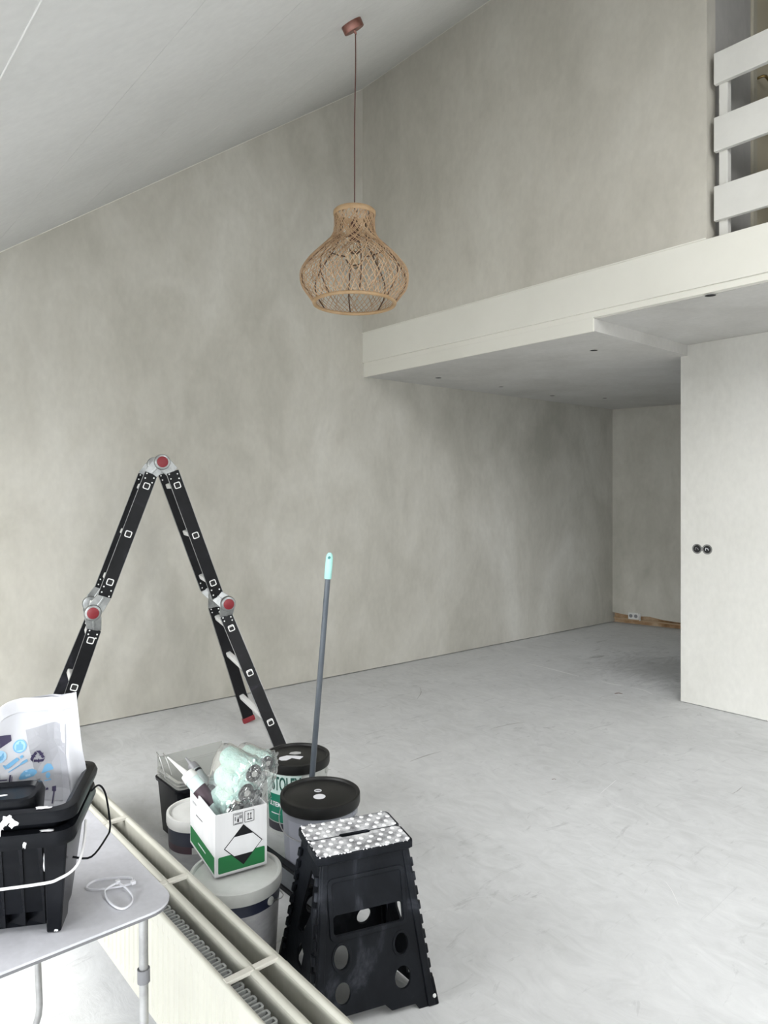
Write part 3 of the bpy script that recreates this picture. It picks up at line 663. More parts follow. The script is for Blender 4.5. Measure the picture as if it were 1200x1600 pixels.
# black rounded pot hooked in the tub
pot = empty('paint_kettle', tuple(tub.location + tp(.04,.25,.94)), 'black rounded plastic pot sitting in the tub in front of the white bag', 'pot')
def pk(a,b,z): return tp(a,b,z) - tp(.04,.25,.94)
def rk(a0,b0,a1,b1,r,z): return [pk(a,b,z) for a,b in rrect(a0,b0,a1,b1,r,6)]
mb = MB(); loft(mb, [rk(.035,.075,.115,.37,.02,.85), rk(.024,.068,.125,.378,.022,.955), rk(.028,.072,.12,.374,.02,.967), rk(.034,.078,.115,.368,.018,.969), rk(.038,.082,.11,.362,.016,.962)])
mb.build('pot_body', M_blk, pot, smooth=50)
mb = MB(); mb.add(rk(.038,.082,.11,.362,.016,.9622), [tuple(range(28))]); mb.build('pot_lid', M_blk, pot)
mb = MB()
for b,z,r1,r2 in ((.13,.9705,.004,.014),(.16,.9705,.003,.022),):
    n=12; pts=[pk(.05+r1*cos(2*pi*i/n)*random.uniform(.7,1.3), b+r2*sin(2*pi*i/n), z) for i in range(n)]; mb.add(pts+[pk(.05,b,z+.001)],[(i,(i+1)%n,n) for i in range(n)])
mb.build('paint_drip', M_paint, pot, kind='stuff')

# ---------------------------------------------------------------- plastic carrier bag in the tub
bag = empty('carrier_bag', tuple(tub.location + tp(.17,.05,.775)), 'white plastic bag with blue and black printed icons standing in the black tub', 'bag')
BO = tp(.17,.05,.775)
def bagd(b,z):
    q = noise.noise(V((b*9,z*7,1.3)))*.026 + noise.noise(V((b*22,z*13,4.0)))*.010
    fold = -.012*math.exp(-((b-.045-.12*(z-1.0))/.012)**2) - .014*math.exp(-((b-.17+.25*(z-1.05))/.02)**2)
    return q + fold
def bp_(b,z,off=0.0): return tp(.172 + bagd(b,z) - off, b, z) - BO
ztop = lambda b: 1.116 - .12*b - .004*sin(b*38) - (.007*math.exp(-((b-.150)/.010)**2))
b0_, b1_ = .004, .40
def xin_(b,z): return b + (1-(b-b0_)/(b1_-b0_))*(.006 + .016*max(0,min(1,(z-.94)/.17)) + max(0,.94-z)*.30)
NB, NZ = 64, 36
mb = MB(); vs = []
for j in range(NZ+1):
    for i in range(NB+1):
        b = b0_ + (b1_-b0_)*i/NB; zt_ = max(1.0, ztop(b)); z = .80 + (zt_-.80)*j/NZ
        k_ = 1 - i/NB; vs.append(bp_(xin_(b,z),z))
fs = [(j*(NB+1)+i, j*(NB+1)+i+1, (j+1)*(NB+1)+i+1, (j+1)*(NB+1)+i) for j in range(NZ) for i in range(NB)]
mb.add(vs, fs)
front = mb.build('bag_front', M_bag, bag, smooth=70)
mb = MB(); vs = []
for j in range(NZ+1):
    for i in range(NB+1):
        b = b0_ + (b1_-b0_)*i/NB; zt_ = max(1.0, ztop(b)) - .004 + .006*sin(b*30); z = .80 + (zt_-.80)*j/NZ
        e = min(1, i/6, (NB-i)/6); th = (.055*(1-.75*j/NZ))*math.sqrt(max(0,e)); k_ = 1 - i/NB; vs.append(bp_(xin_(b,z),z,-th-.0008))
mb.add(vs, [f[::-1] for f in fs]); mb.build('bag_back', M_bag, bag, smooth=70)
vs = []; fs2 = []
for i in range(NB+1):
    b = b0_ + (b1_-b0_)*i/NB; zt_ = max(1.0, ztop(b)); 
    for z,o_ in ((zt_-.026,.0008),(zt_-.0255,.0022),(zt_-.001,.0022),(zt_+.0008,.0005)): vs.append(bp_(xin_(b,z),z,o_))
fs2 = [(4*i+k,4*i+4+k,4*i+5+k,4*i+1+k) for i in range(NB) for k in range(3)]
MB().add(vs, fs2).build('bag_hem', M_bag, bag, smooth=40)
def px2bz(px,py):                       # layout of the print, measured on the photo, turned into metres on the bag
    px -= 8; py -= 8
    q = (px-600)/1100; b = (-.602-1.42*q)/(.974-.216*q); d = 1.42-.216*b; return b, 1.5-(py-772)*d/1100
def icon(name, loops_px, m, off=.0015):
    loops = [[px2bz(*p) for p in lp_] for lp_ in loops_px]
    me = flat_mesh(loops)
    bm = bmesh.new(); bm.from_mesh(me)
    for _ in range(2):
        es = [e for e in bm.edges if e.calc_length() > .006]
        if es: bmesh.ops.subdivide_edges(bm, edges=es, cuts=1, use_grid_fill=False); bmesh.ops.triangulate(bm, faces=bm.faces[:])
    for v in bm.verts: v.co = bp_(v.co.x, v.co.y, off)
    bm.to_mesh(me); bm.free(); me.materials.clear()
    return link(name, me, m, bag)
def rot(pts, a, c): a = R(a); return [(c[0]+(x*cos(a)-y*sin(a)), c[1]+(x*sin(a)+y*cos(a))) for x,y in pts]
icon('printed_circle', [ell(34,1162,10,10)], M_blue2); icon('printed_circle', [ell(34,1162,9.6,9.6), ell(34,1162,8,8)], M_blue,.0018)
icon('printed_thumb', [[(29,1159),(32,1159),(33,1155),(35,1155),(36,1158),(39,1160),(38.5,1167),(29,1168)]], M_blue,.0019)
icon('printed_circle', [ell(6,1174,10,10)], M_blue2); icon('printed_shape', [[(1,1176),(4,1174),(9,1173),(12,1168),(13,1174),(11,1179),(5,1181),(2,1179)]], M_blue,.0018)
icon('printed_tube', [[(13,1190),(30,1178),(34,1182),(17,1195)]], M_blue); icon('printed_tube', [[(10,1189),(12,1188),(15.5,1195),(13.5,1196)]], M_blue)
icon('printed_tube', [[(34,1177),(38,1174.5),(39.5,1178),(36,1181)]], M_blue)
icon('printed_brush', [[(17,1200),(33,1190),(38,1185),(44,1182),(45,1186),(39,1189),(34,1191.5),(18,1201)]], M_blue)
for a in (0,120,240):
    icon('printed_recycling_arrow', [rot([(-2.2,-10.2),(3.6,-10.2),(6.6,-5.6),(8.4,-6.6),(6.8,-1.2),(1.2,-2.4),(3.0,-3.6),(.6,-7.2)], a, (59,1181))], M_indigo)
    icon('printed_recycling_arrow', [rot([(-3.4,-9.6),(-.4,-6.4),(-2.6,-3.0),(-6.2,-5.2)], a, (59,1181))], M_indigo)
icon('printed_lamp', [[(63,1208),(68,1196),(72,1193),(77,1194),(82,1202)]], M_blue); icon('printed_lamp', [ell(73,1211,3.4,4.6,14)], M_blue)
icon('printed_lamp', [[(68,1218),(78,1216),(78,1218),(68,1219.5)]], M_blue)
icon('printed_bowl', [[(31,1212),(34,1206),(39,1201),(50,1199),(56,1202),(57,1206),(52,1211),(40,1215),(32,1215)]], M_blue)
icon('printed_bowl', [[(40,1208),(47,1207),(47.5,1210.5),(40.5,1211.5)]], M_blue2,.0018); icon('printed_bowl', [ell(42,1202,2,1.4,10)], M_blue2,.0018)
icon('printed_dumbbell', [[(4,1212),(15,1211.5),(15,1213.5),(4,1214)]], M_indigo)
for x0 in (1.5,17.5): icon('printed_dumbbell', [[(x0-1,1221),(x0+1,1205),(x0+3.4,1205),(x0+1.2,1221)]], M_indigo)
icon('printed_dumbbell', [[(20.5,1217),(21.5,1208),(22.5,1208),(21.5,1217)]], M_indigo)
icon('printed_shape', [[(7.5,1142),(21,1144),(22,1153),(8,1161)]], M_indigo); icon('printed_shape', [[(-3,1150),(3,1149),(6,1151),(3,1154),(-3,1155)]], M_inkg)
icon('printed_shape', [[(-2,1190),(0.5,1190),(3,1196),(0,1199),(-2,1199)]], M_indigo)
icon('printed_cup', [[(71,1229),(74,1228),(75,1231),(70.5,1232)]], M_indigo); icon('printed_tooth_brush', [[(80,1227),(86,1226),(86.5,1233),(84.5,1234),(83,1250),(81,1250),(82.5,1234),(80.5,1233)]], M_indigo)
icon('printed_tag', [[(57,1216),(62,1215),(61,1218),(57,1219)]], M_inkg)
icon('bag_inner_sheet', [[(41,1139),(62,1134),(85,1128),(104,1127),(103,1175),(112,1246),(60,1246),(48,1170)]], mat('sheet_through_film',(.42,.42,.45),.5), .0006)

# ---------------------------------------------------------------- buckets
def bucket(name, loc, Rt, H, m_body, m_lid, label, group=None, lid_h=.036, handle=True, hang=0.0):
    e = empty(name, (loc[0],loc[1],0), label, 'bucket', group)
    rb = Rt*.85; zt_ = H-.012
    MB().lathe([(0,.0),(rb-.004,0),(rb,.004),(Rt*.955,zt_-.01),(Rt*.955,zt_)],56).build('bucket_body', m_body, e, smooth=40)
    li = Rt-.012
    MB().lathe([(Rt*.965,H-lid_h),(Rt*.985,H-lid_h),(Rt*.99,H-lid_h+.004),(Rt,H-lid_h+.008),(Rt,H-.008),(Rt*.992,H-.001),(Rt*.98,H),(li+.002,H),(li,H-.002),(li-.003,H-.009),(li-.03,H-.010),(li-.034,H-.0085),(0,H-.0085)],64).build('lid', m_lid, e, smooth=35)
    if handle:
        pts = []
        a0 = handle if isinstance(handle,float) else 0.5
        for i in range(25):
            t = pi*i/24; r_ = Rt*1.01+.002
            c_ = V((cos(a0),sin(a0),0)); s_ = V((-sin(a0),cos(a0),0))
            pts.append(c_*(r_*cos(t)) + s_*(r_*sin(t)) + V((0,0,H-lid_h-.014-(.75*r_*sin(t)*.55+.0))))
        MB().tube(pts,.002,6).build('wire_handle', M_wire, e, smooth=60)
        for s in (1,-1):
            c_ = V((cos(a0),sin(a0),0))*s; n = c_
            MB().lathe([(0,0),(.014,0),(.012,.008),(0,.009)],14,basis(c_*(Rt*.93)+V((0,0,H-lid_h-.018)),n.orthogonal(),n.cross(n.orthogonal()),n)).build('handle_lug', m_body, e, smooth=40)
    return e
def wrap_band(e, Rt, H, z0, z1, a0, a1, m, off=.0012, name='label_band'):
    rr_ = lambda z: Rt*.85 + (Rt*.105)*(z/(H-.022)) + off
    n = max(4,int((a1-a0)/.08)); vs = []; fs = []
    for i in range(n+1):
        a = a0+(a1-a0)*i/n
        for z in (z0,z1): vs.append((rr_(z)*cos(a), rr_(z)*sin(a), z))
    fs = [(2*i,2*i+2,2*i+3,2*i+1) for i in range(n)]
    return MB().add(vs, fs).build(name, m, e, smooth=60)
def wrap_text(e, Rt, H, body, size, z, ac, m, xs=1.0, off=.0022, shear=0.0):
    me = text_mesh(body, size, True, xs)
    for v in me.vertices:
        x, y = v.co.x, v.co.y; zz = z + y; r_ = Rt*.85 + (Rt*.105)*(zz/(H-.022)) + off
        a = ac + (x + shear*y)/r_; v.co = (r_*cos(a), r_*sin(a), zz)
    me.materials.clear(); return link('lettering', me, m, e)
def lid_disc(e, H, x, y, r, m, ry=None, h=.0085, name='sticker'):
    return MB().add([(x+r*cos(2*pi*i/24), y+(ry or r)*sin(2*pi*i/24), H-h+.0008) for i in range(24)], [tuple(range(24))]).build(name, m, e)
B1 = bucket('paint_bucket', (-2.283,1.624), .158, .32, M_gpl, M_blkl, 'grey paint bucket with a black lid and two round white stickers, behind the step stool', lid_h=.042, handle=-2.7)
cd = V((.759,-.651)); cr_ = V((.651,.759))
def lidpt(k, s): return cd*k + cr_*s
q = lidpt(.026,-.001); lid_disc(B1,.32,q.x,q.y,.024,M_white_s); q = lidpt(-.030,-.012); lid_disc(B1,.32,q.x,q.y,.015,M_white_s)
MB().box((-.010,-.0028,.3125),(.010,.0028,.3129),Matrix.Translation((q.x,q.y,0)) @ Matrix.Rotation(YAW,4,'Z')).build('sticker_print', M_ink, B1)
acam = lambda x,y: math.atan2(-y,-x)
a1 = acam(-2.283,1.624); wrap_band(B1,.158,.32,.02,.262,a1-.95,a1+.3,mat('label_lilac_grey',(.36,.37,.43),.4)); wrap_band(B1,.158,.32,.255,.272,a1-1.0,a1+1.0,M_gpl,.0018)
B2 = bucket('paint_bucket', (-2.688,1.781), .150, .319, M_wpl2, M_blkl, 'paint bucket with black lid, torn white stickers and a green label reading STOLEX', lid_h=.040, handle=.6)
a2 = acam(-2.688,1.781)
wrap_band(B2,.150,.319,.185,.275,a2-1.15,a2+.15,M_mintlab); wrap_band(B2,.150,.319,.062,.186,a2-1.15,a2+.15,M_green,.0016); wrap_band(B2,.150,.319,.022,.058,a2-1.2,a2+1.2,mat('band_dark',(.035,.032,.045),.5),.0016)
wrap_text(B2,.150,.319,'STOLEX',.086,.232,a2-.36,M_dkgreen,.46,.0026)
wrap_text(B2,.150,.319,'ULTIEM',.030,.140,a2-.78,M_white_s,.70,.0026)
wrap_band(B2,.150,.319,.097,.101,a2-.95,a2-.55,M_white_s,.0026,'label_line')
c_ = lidpt(.012,-.035)
def lidpoly(e,H,pts,m,name='sticker'):
    return MB().add([(*(cd*k+cr_*s),H-.0078) for k,s in pts],[tuple(range(len(pts)))]).build(name,m,e)
lidpoly(B2,.319,[(.045,-.075),(.060,-.062),(.058,-.038),(.030,-.018),(.045,.020),(.010,.032),(.0,-.004),(-.002,-.045),(.020,-.075)],M_white_s,'torn_sticker')
lidpoly(B2,.319,[(-.022,-.038),(-.012,-.010),(-.024,.016),(-.045,.014),(-.052,-.010),(-.042,-.032)],mat('sticker_grey',(.50,.50,.50),.5),'torn_sticker')
B3 = bucket('paint_bucket', (-2.017,1.105), .146, .298, M_wpl2, M_wpl2, 'off-white bucket with navy band carrying the white carton, nearest the radiator', lid_h=.040, handle=.35)
a3 = acam(-2.017,1.105)
wrap_band(B3,.146,.298,.222,.262,a3-1.5,a3+1.5,M_navy,.0018); wrap_band(B3,.146,.298,.02,.224,a3-1.5,a3+1.5,M_lab,.0012); wrap_band(B3,.146,.298,.200,.222,a3-.5,a3-.12,M_plum,.0022); wrap_band(B3,.146,.298,.150,.170,a3-.12,a3+.12,M_navy,.0022)
wrap_band(B3,.146,.298,.174,.182,a3-.1,a3-.04,M_wpl2,.0024)
B4 = bucket('paint_bucket', (-2.556,1.235), .118, .275, M_wpl2, M_wpl, 'small white bucket with navy and plum label, half hidden behind the carton', lid_h=.042, handle=-.4)
a4 = acam(-2.556,1.235)
wrap_band(B4,.118,.275,.175,.234,a4-1.5,a4+1.5,M_navy,.0014); wrap_band(B4,.118,.275,.150,.178,a4-1.5,a4-.2,M_plum,.0016); wrap_band(B4,.118,.275,.02,.15,a4-1.5,a4+1.5,M_lab,.0012)

# ---------------------------------------------------------------- white carton on the bucket
E1 = V((.16,.987,0)).normalized(); E2 = V((-.987,.16,0)).normalized(); N0 = V((-2.012,1.03,.2985))
box = empty('carton', tuple(N0), 'open white cardboard box with green bands and a hazard diamond, standing on a bucket', 'box')
BW, BD, BH, TH = .172, .272, .196, .004
Z = V((0,0,1))
def bx(u,v,z): return E1*u + E2*v + Z*z
def bwall(u0,v0,u1,v1,name,zt0=BH):
    MB().hexa([bx(u0,v0,0),bx(u1,v0,0),bx(u1,v1,0),bx(u0,v1,0),bx(u0,v0,zt0),bx(u1,v0,zt0),bx(u1,v1,zt0),bx(u0,v1,zt0)]).build(name, M_card, box)
bwall(0,0,BW,TH,'box_side'); bwall(0,TH,TH,BD,'box_side'); bwall(BW-TH,TH,BW,BD,'box_side'); bwall(TH,BD-TH,BW-TH,BD,'box_side'); bwall(0,0,BW,BD,'box_bottom',TH)
Mf = basis(-E2*.0006, E1, Z, -E2)                # printed front: u across, z up
def dec(name, loops, m, Mx, th=.0005): return plate(name, loops, th, Mx, m, box)
dec('green_band', [rrect(.010,.010,BW-.008,.062,.004)], M_cgreen, Mf)
Mf2 = basis(-E2*.0012, E1, Z, -E2); Mf3 = basis(-E2*.0018, E1, Z, -E2)
dcx, dcy, dr_ = BW*.535, .085, .064
dia = lambda r: [(dcx-r,dcy),(dcx,dcy-r),(dcx+r,dcy),(dcx,dcy+r)]
dec('hazard_diamond', [dia(dr_)], M_ink, Mf2)
r2 = dr_-.0035; k_ = .030
dec('diamond_field', [[(dcx-r2,dcy),(dcx-r2+k_,dcy-k_),(dcx+r2-k_,dcy-k_),(dcx+r2,dcy),(dcx+r2-k_,dcy+k_),(dcx-r2+k_,dcy+k_)]], M_card, Mf3)
for x0 in (.058,.096):
    dec('symbol_frame', [rrect(x0,.153,x0+.032,.189,.001), rrect(x0+.0012,.1542,x0+.0308,.1878,.0008)], M_ink, Mf2)
dec('arrow_symbol', [[(.104,.160),(.121,.160),(.121,.162),(.104,.162)]], M_ink, Mf3)
for x0 in (.108,.1165): dec('arrow_symbol', [[(x0-.0008,.162),(x0+.0008,.162),(x0+.0008,.177),(x0+.003,.177),(x0,.182),(x0-.003,.177),(x0-.0008,.177)]], M_ink, Mf3)
dec('flask_symbol', [[(.0715,.160),(.0765,.160),(.0765,.168),(.0750,.172),(.0750,.176),(.0730,.176),(.0730,.172),(.0715,.168)]], M_ink, Mf3)
dec('small_print', [[(.062,.1835),(.086,.1835),(.086,.186),(.062,.186)]], M_inkg, Mf3); dec('small_print', [[(.062,.155),(.086,.155),(.086,.158),(.062,.158)]], M_inkg, Mf3)
dec('small_print', [[(.063,.166),(.067,.166),(.067,.178),(.063,.178)]], M_inkg, Mf3); dec('small_print', [[(.078,.170),(.087,.170),(.087,.180),(.078,.180)]], M_inkg, Mf3)
Ml = basis(-E1*.0006, -E2, Z, -E1)              # printed long side, coordinate runs -v
dec('green_band', [[(-BD+.006,.010),(-.008,.010),(-.008,.062),(-BD+.006,.062)]], M_cgreen, Ml)
Ml2 = basis(-E1*.0012, -E2, Z, -E1)
dec('band_text_line', [[(-.175,.036),(-.095,.036),(-.095,.040),(-.175,.040)]], M_white_s, Ml2)
dec('grey_mark', [[(-.20,.12),(-.13,.125),(-.13,.128),(-.20,.124)]], M_inkg, Ml2); dec('grey_mark', [[(-.24,.15),(-.20,.152),(-.20,.158),(-.24,.157)]], mat('print_pale_grey',(.45,.45,.47),.6), Ml2)

# ---------------------------------------------------------------- paint rollers in film, cartridges
def rough_cyl(mb, a, b, r, seed, n=26, m=14, amp=.003):
    a, b = V(a), V(b); ax = (b-a).normalized(); x = ax.orthogonal().normalized(); y = ax.cross(x)
    prof_ = [(0,.0),(r*.55,0.0),(r*.88,.006),(r,.016)] 
    vs = []; L_ = (b-a).length
    rows = [(.0,.35),(.0,.8),(.008,.97)] + [(.016+(L_-.032)*i/m,1.0) for i in range(m+1)] + [(L_-.008,.97),(L_,.8),(L_,.35)]
    for s,k in rows:
        for j in range(n):
            t = 2*pi*j/n; rr_ = r*k*(1+amp/r*noise.noise(V((s*60+seed,cos(t)*2,sin(t)*2)))*1.6)
            vs.append(a + ax*s + (x*cos(t)+y*sin(t))*rr_)
    fs = [(i*n+j,i*n+(j+1)%n,(i+1)*n+(j+1)%n,(i+1)*n+j) for i in range(len(rows)-1) for j in range(n)]
    fs += [tuple(range(n))[::-1], tuple((len(rows)-1)*n+j for j in range(n))]
    mb.add(vs, fs)
def roller(e, a, b, r, seed):
    a, b = V(a)-e.location, V(b)-e.location
    mb = MB(); rough_cyl(mb, a, b, r, seed); s = mb.build('roller_sleeve', M_mint, e, smooth=80)
    n = (b-a).normalized(); x = n.orthogonal().normalized(); y = n.cross(x)
    MB().lathe([(0,0),(r*.80,0),(r*.78,.004),(r*.3,.004),(0,.003)],20,basis(b+n*.0003,x,y,n)).build('roller_end', M_core, s, smooth=40)
    MB().lathe([(r*.15,.004),(r*.30,.006),(r*.28,.008),(r*.14,.007)],16,basis(b+n*.001,x,y,n)).build('roller_hub', M_corer, s, smooth=40)
def film(e, segs, r, seed, name='plastic_wrap'):
    # a loose crumpled skin shrunk around the whole pack of rollers
    pts = [V(p)-e.location for s in segs for p in s]; c = sum(pts, V())/len(pts); bm = bmesh.new()
    bmesh.ops.create_icosphere(bm, subdivisions=5, radius=1.0)
    S_ = [(V(a)-e.location, V(b)-e.location) for a,b in segs]
    for v in bm.verts:
        d = v.co.normalized()
        sup = max(max(p.dot(d) for p in s) for s in S_)
        best = max((p for s in S_ for p in s), key=lambda p: p.dot(d)); 
        # support function hull, softened
        w_ = 0; acc = V()
        for p in [q for s in S_ for q in s]:
            k = math.exp((p.dot(d)-sup)*60); acc += p*k; w_ += k
        q = acc/w_ + d*(r+.006)
        cr__ = abs(noise.noise(q*30+V((seed,0,0))))*.014 + abs(noise.noise(q*80+V((seed,2,0))))*.009
        toward = max(0, (q-c).dot((S_[0][1]-S_[0][0]).normalized()))/.09
        v.co = q + d*(cr__*(.35+1.5*min(1,toward)) - .003)
    me = bpy.data.meshes.new(name); bm.to_mesh(me); bm.free()
    return link(name, me, M_film, e, smooth=40)
segs1 = [(at(355,1180,2.43),at(396,1208,2.31)),(at(346,1208,2.41),at(384,1238,2.30)),(at(340,1240,2.39),at(368,1262,2.31))]
e = empty('roller_pack', tuple(at(352,1240,2.36)), 'large film-wrapped pack of mint paint rollers sticking out of the white carton', 'paint roller pack')
for i,(a,b) in enumerate(segs1): roller(e, a, b, .036, i*7)
film(e, segs1, .038, 3.0)
segs2 = [(at(384,1176,2.47),at(417,1192,2.37)),(at(374,1222,2.44),at(399,1244,2.35))]
e = empty('roller_pack', tuple(at(395,1215,2.41)), 'smaller film-wrapped roller pack at the right of the carton with dark roller ends showing', 'paint roller pack')
for i,(a,b) in enumerate(segs2): roller(e, a, b, .029, 30+i*7)
film(e, segs2, .031, 9.0)
def cartridge(label, tip, neck, body0, body1, r, mbody, mcap, mnoz, ring=False):
    e = empty('sealant_cartridge', tuple(body1), label, 'sealant tube')
    o = e.location; t, n_, a, b = V(tip)-o, V(neck)-o, V(body0)-o, V(body1)-o
    MB().tube([t, t.lerp(n_,.5), n_],[.0025,.006,.010],12).build('nozzle', mnoz, e, smooth=60)
    ax = (b-a).normalized()
    MB().tube([a-ax*.030, a-ax*.027, a-ax*.004, a],[r*.62,r*.96,r*1.08,r*1.06],20).build('cap', mcap, e, smooth=40)
    MB().tube([a, b],r,24).build('cartridge_body', mbody, e, smooth=60)
    if ring: MB().tube([a+ax*.006, a+ax*.014],r*1.08,20).build('ring', M_ink, e, smooth=60)
    else:
        MB().tube([a.lerp(b,.22), a.lerp(b,.62)],r*1.01,24).build('dark_label', mat('cartridge_label',(.05,.03,.04),.5), e, smooth=60)
cartridge('white sealant cartridge with a long pointed nozzle leaning out of the carton', at(262,1183,2.45), at(291,1209,2.40), at(300,1218,2.385), at(352,1282,2.34), .024, mat('cartridge_mint_white',(.62,.74,.72),.4), M_wpl, M_wpl)
cartridge('grey cartridge with black collar behind the white nozzle in the carton', at(290,1184,2.56), at(302,1198,2.53), at(306,1203,2.52), at(345,1252,2.44), .017, M_tubeg, mat('cap_grey',(.20,.20,.21),.4), mat('nozzle_grey',(.22,.22,.23),.4), True)

# ---------------------------------------------------------------- black crate with clear trays
CX0, CX1, CY0, CY1 = -3.07, -2.82, 1.27, 1.62
cr = empty('roller_tub', ((CX0+CX1)/2,(CY0+CY1)/2,0), 'black rectangular paint tub on the floor holding clear trays, left of the buckets', 'tub')
hx, hy = (CX1-CX0)/2, (CY1-CY0)/2
def rc(k, r, z): return [V((x,y,z)) for x,y in rrect(-hx*k,-hy*k,hx*k,hy*k,r,5)]
mb = MB(); loft(mb, [rc(.84,.02,0),rc(.95,.025,.225),rc(1.0,.03,.227),rc(1.01,.03,.240),rc(.97,.028,.243),rc(.93,.026,.235),rc(.80,.02,.012)])
mb.add(rc(.80,.02,.012),[tuple(range(24))]); mb.build('tub_body', M_blk, cr, smooth=40)
for i in range(3):
    e = empty('paint_tray', (cr.location.x, cr.location.y, .0), ('topmost', 'middle', 'lowest')[2-i] + ' clear plastic tray of the stack nested in the black floor tub', 'tray', 'clear trays in the floor tub')
    z0 = .236 + i*.014
    mb = MB(); loft(mb, [rc(.62,.02,z0-.14),rc(.88,.025,z0+.004),rc(.97,.03,z0+.006),rc(.975,.03,z0+.010),rc(.90,.028,z0+.0115),rc(.60,.02,z0-.134)])
    mb.add(rc(.60,.02,z0-.134),[tuple(range(24))])
    mb.build('tray_shell', M_tray, e, smooth=40)
# tall clear back wall of the upper tray and the paint-comb
mb = MB(); mb.hexa([V((-hx*.96,-hy*.9,.262)),V((-hx*.94,-hy*.9,.262)),V((-hx*.94,hy*.94,.262)),V((-hx*.96,hy*.94,.262)),V((-hx*1.04,-hy*.9,.315)),V((-hx*1.02,-hy*.9,.315)),V((-hx*1.02,hy*.94,.315)),V((-hx*1.04,hy*.94,.315))])
mb.build('back_flap', M_tray, cr)
for dy, zz in ((0,.345),(.03,.335)):
    MB().tube(smooth_path([V((-hx*1.0,-hy*.72+dy,.20)),V((-hx*1.02,-hy*.78+dy,.26)),V((-hx*.98,-hy*.90+dy,zz-.015)),V((-hx*.80,-hy*.98+dy,zz)),V((-hx*.45,-hy*1.0+dy,zz-.01)),V((-hx*.2,-hy*.94+dy,.26))]),.0024,8).build('wire_handle', M_wire, cr, smooth=60)

# ---------------------------------------------------------------- long handle with aqua grip
sb = V((-2.49,1.70,0)); st = at(515,868,3.0); stl = st - sb
mop = empty('floor_squeegee', tuple(sb), 'dark grey long handle with aqua grip standing upright behind the black-lidded bucket', 'squeegee')
ax = stl.normalized()
MB().tube([ax*.05, stl*.5, stl - ax*.095],[.0125,.0122,.0118],16).build('handle_pole', M_stick, mop, smooth=60)
MB().tube([stl-ax*.10, stl-ax*.098, stl-ax*.03, stl-ax*.008, stl+ax*.004, stl+ax*.012],[.0135,.0155,.0155,.0150,.0120,.006],18).build('grip', M_aqua, mop, smooth=60)
for s in (1,):
    c_ = stl - ax*.008 - FW*.0152
    MB().lathe([(0,0),(.0062,0),(.0062,.0012),(0,.0012)],16,basis(c_,RT,ax,-FW)).build('hanging_hole', mat('grip_hole',(.06,.22,.22),.6), mop)
MB().box((-.014,-.05,.0),(.014,.05,.022),Matrix.Rotation(R(20),4,'Z')).build('squeegee_head', M_blk, mop, bevel=.004)
MB().tube([(0,0,.018),ax*.07],.016,14).build('head_socket', M_blk, mop, smooth=60)

# batten lying on its edge
bt = empty('batten', (-2.30,1.455,0), 'grey batten with black edges on its side between the rear buckets and the step stool', 'batten')
MB().box((-.32,-.010,.012),(.30,.010,.088)).build('batten_face', M_alum, bt)
MB().box((-.32,-.015,.088),(.30,.015,.104)).build('edge_strip', M_blk, bt, bevel=.003)
MB().box((-.32,-.015,.0),(.30,.015,.020)).build('edge_strip', M_blk, bt, bevel=.003)

# ---------------------------------------------------------------- folding step stool
e1 = V((.318,.948,0)).normalized(); e2 = V((.948,-.318,0)).normalized()
stool = empty('step_stool', (-1.71,1.346,0), 'black folding step stool with dusty dotted top standing by the radiator', 'step stool')
def sp(u,v,z): return e1*u + e2*v + Z*z
HT = .43; TU, TV = .138, .092; BU, BV = .185, .182
def facemat(vt, vb, sign):              # local (u, s) with s along the slanted leg panel
    up = (sp(0,vt,HT) - sp(0,vb,0)); L_ = up.length; return basis(sp(0,vb,0), e1*sign, up), L_
zs_ = lambda z, L_: z/HT*L_
def leg_panel(vt, vb, sign, recess):
    M, L_ = facemat(vt, vb, sign); g = lambda z: z/HT*L_
    outer = [(-BU,0),(-BU+.055,0),(-BU+.070,g(.035)),(.05-.02,g(.035)),(.05,g(.016)),(BU-.06,g(.016)),(BU-.05,0),(BU,0),(TU,L_),(-TU,L_)]
    holes = [rrect(-.112,g(.236),.104,g(.290),.012), ell(-.092,g(.180),.024,.034), ell(.092,g(.178),.022,.030), ell(-.094,g(.090),.024,.030), ell(.090,g(.090),.026,.032)]
    p = plate('leg_panel', [outer]+holes, .007, M, M_blkd, stool, bevel=.0015)
    for s in (-1,1):        # standing flanges at both edges and around the recess
        mbb = MB(); a = V((s*(BU-.012),0,0)); b = V((s*(TU-.012),L_,0)); d_ = (b-a).normalized(); nrm_ = V((-d_.y,d_.x,0))
        pp = [M @ (a+nrm_*-.012+V((0,0,-.012))), M @ (a+nrm_*.012+V((0,0,-.012))), M @ (a+nrm_*.012+V((0,0,.012))), M @ (a+nrm_*-.012+V((0,0,.012))),
              M @ (b+nrm_*-.010+V((0,0,-.010))), M @ (b+nrm_*.010+V((0,0,-.010))), M @ (b+nrm_*.010+V((0,0,.010))), M @ (b+nrm_*-.010+V((0,0,.010)))]
        mbb.hexa(pp).build('corner_rail', M_blkd, stool, bevel=.004)
    # raised frame around the recessed field
    o_ = rrect(-.122,g(.226),.116,g(.385),.016); i_ = rrect(-.113,g(.235),.107,g(.376),.012)
    plate('panel_frame', [o_,i_], .012, M @ Matrix.Translation((0,0,.002 if recess else -.002)), M_blkd, stool, bevel=.0015)
    for cx_,zc_,rx_,ry_ in ((-.092,.180,.024,.034),(.092,.178,.022,.030)):
        plate('hole_rim', [ell(cx_,g(zc_),rx_+.005,ry_+.005),ell(cx_,g(zc_),rx_,ry_)], .013, M, M_blkd, stool, bevel=.001)
leg_panel(TV,BV,1,True); leg_panel(-TV,-BV,1,False)
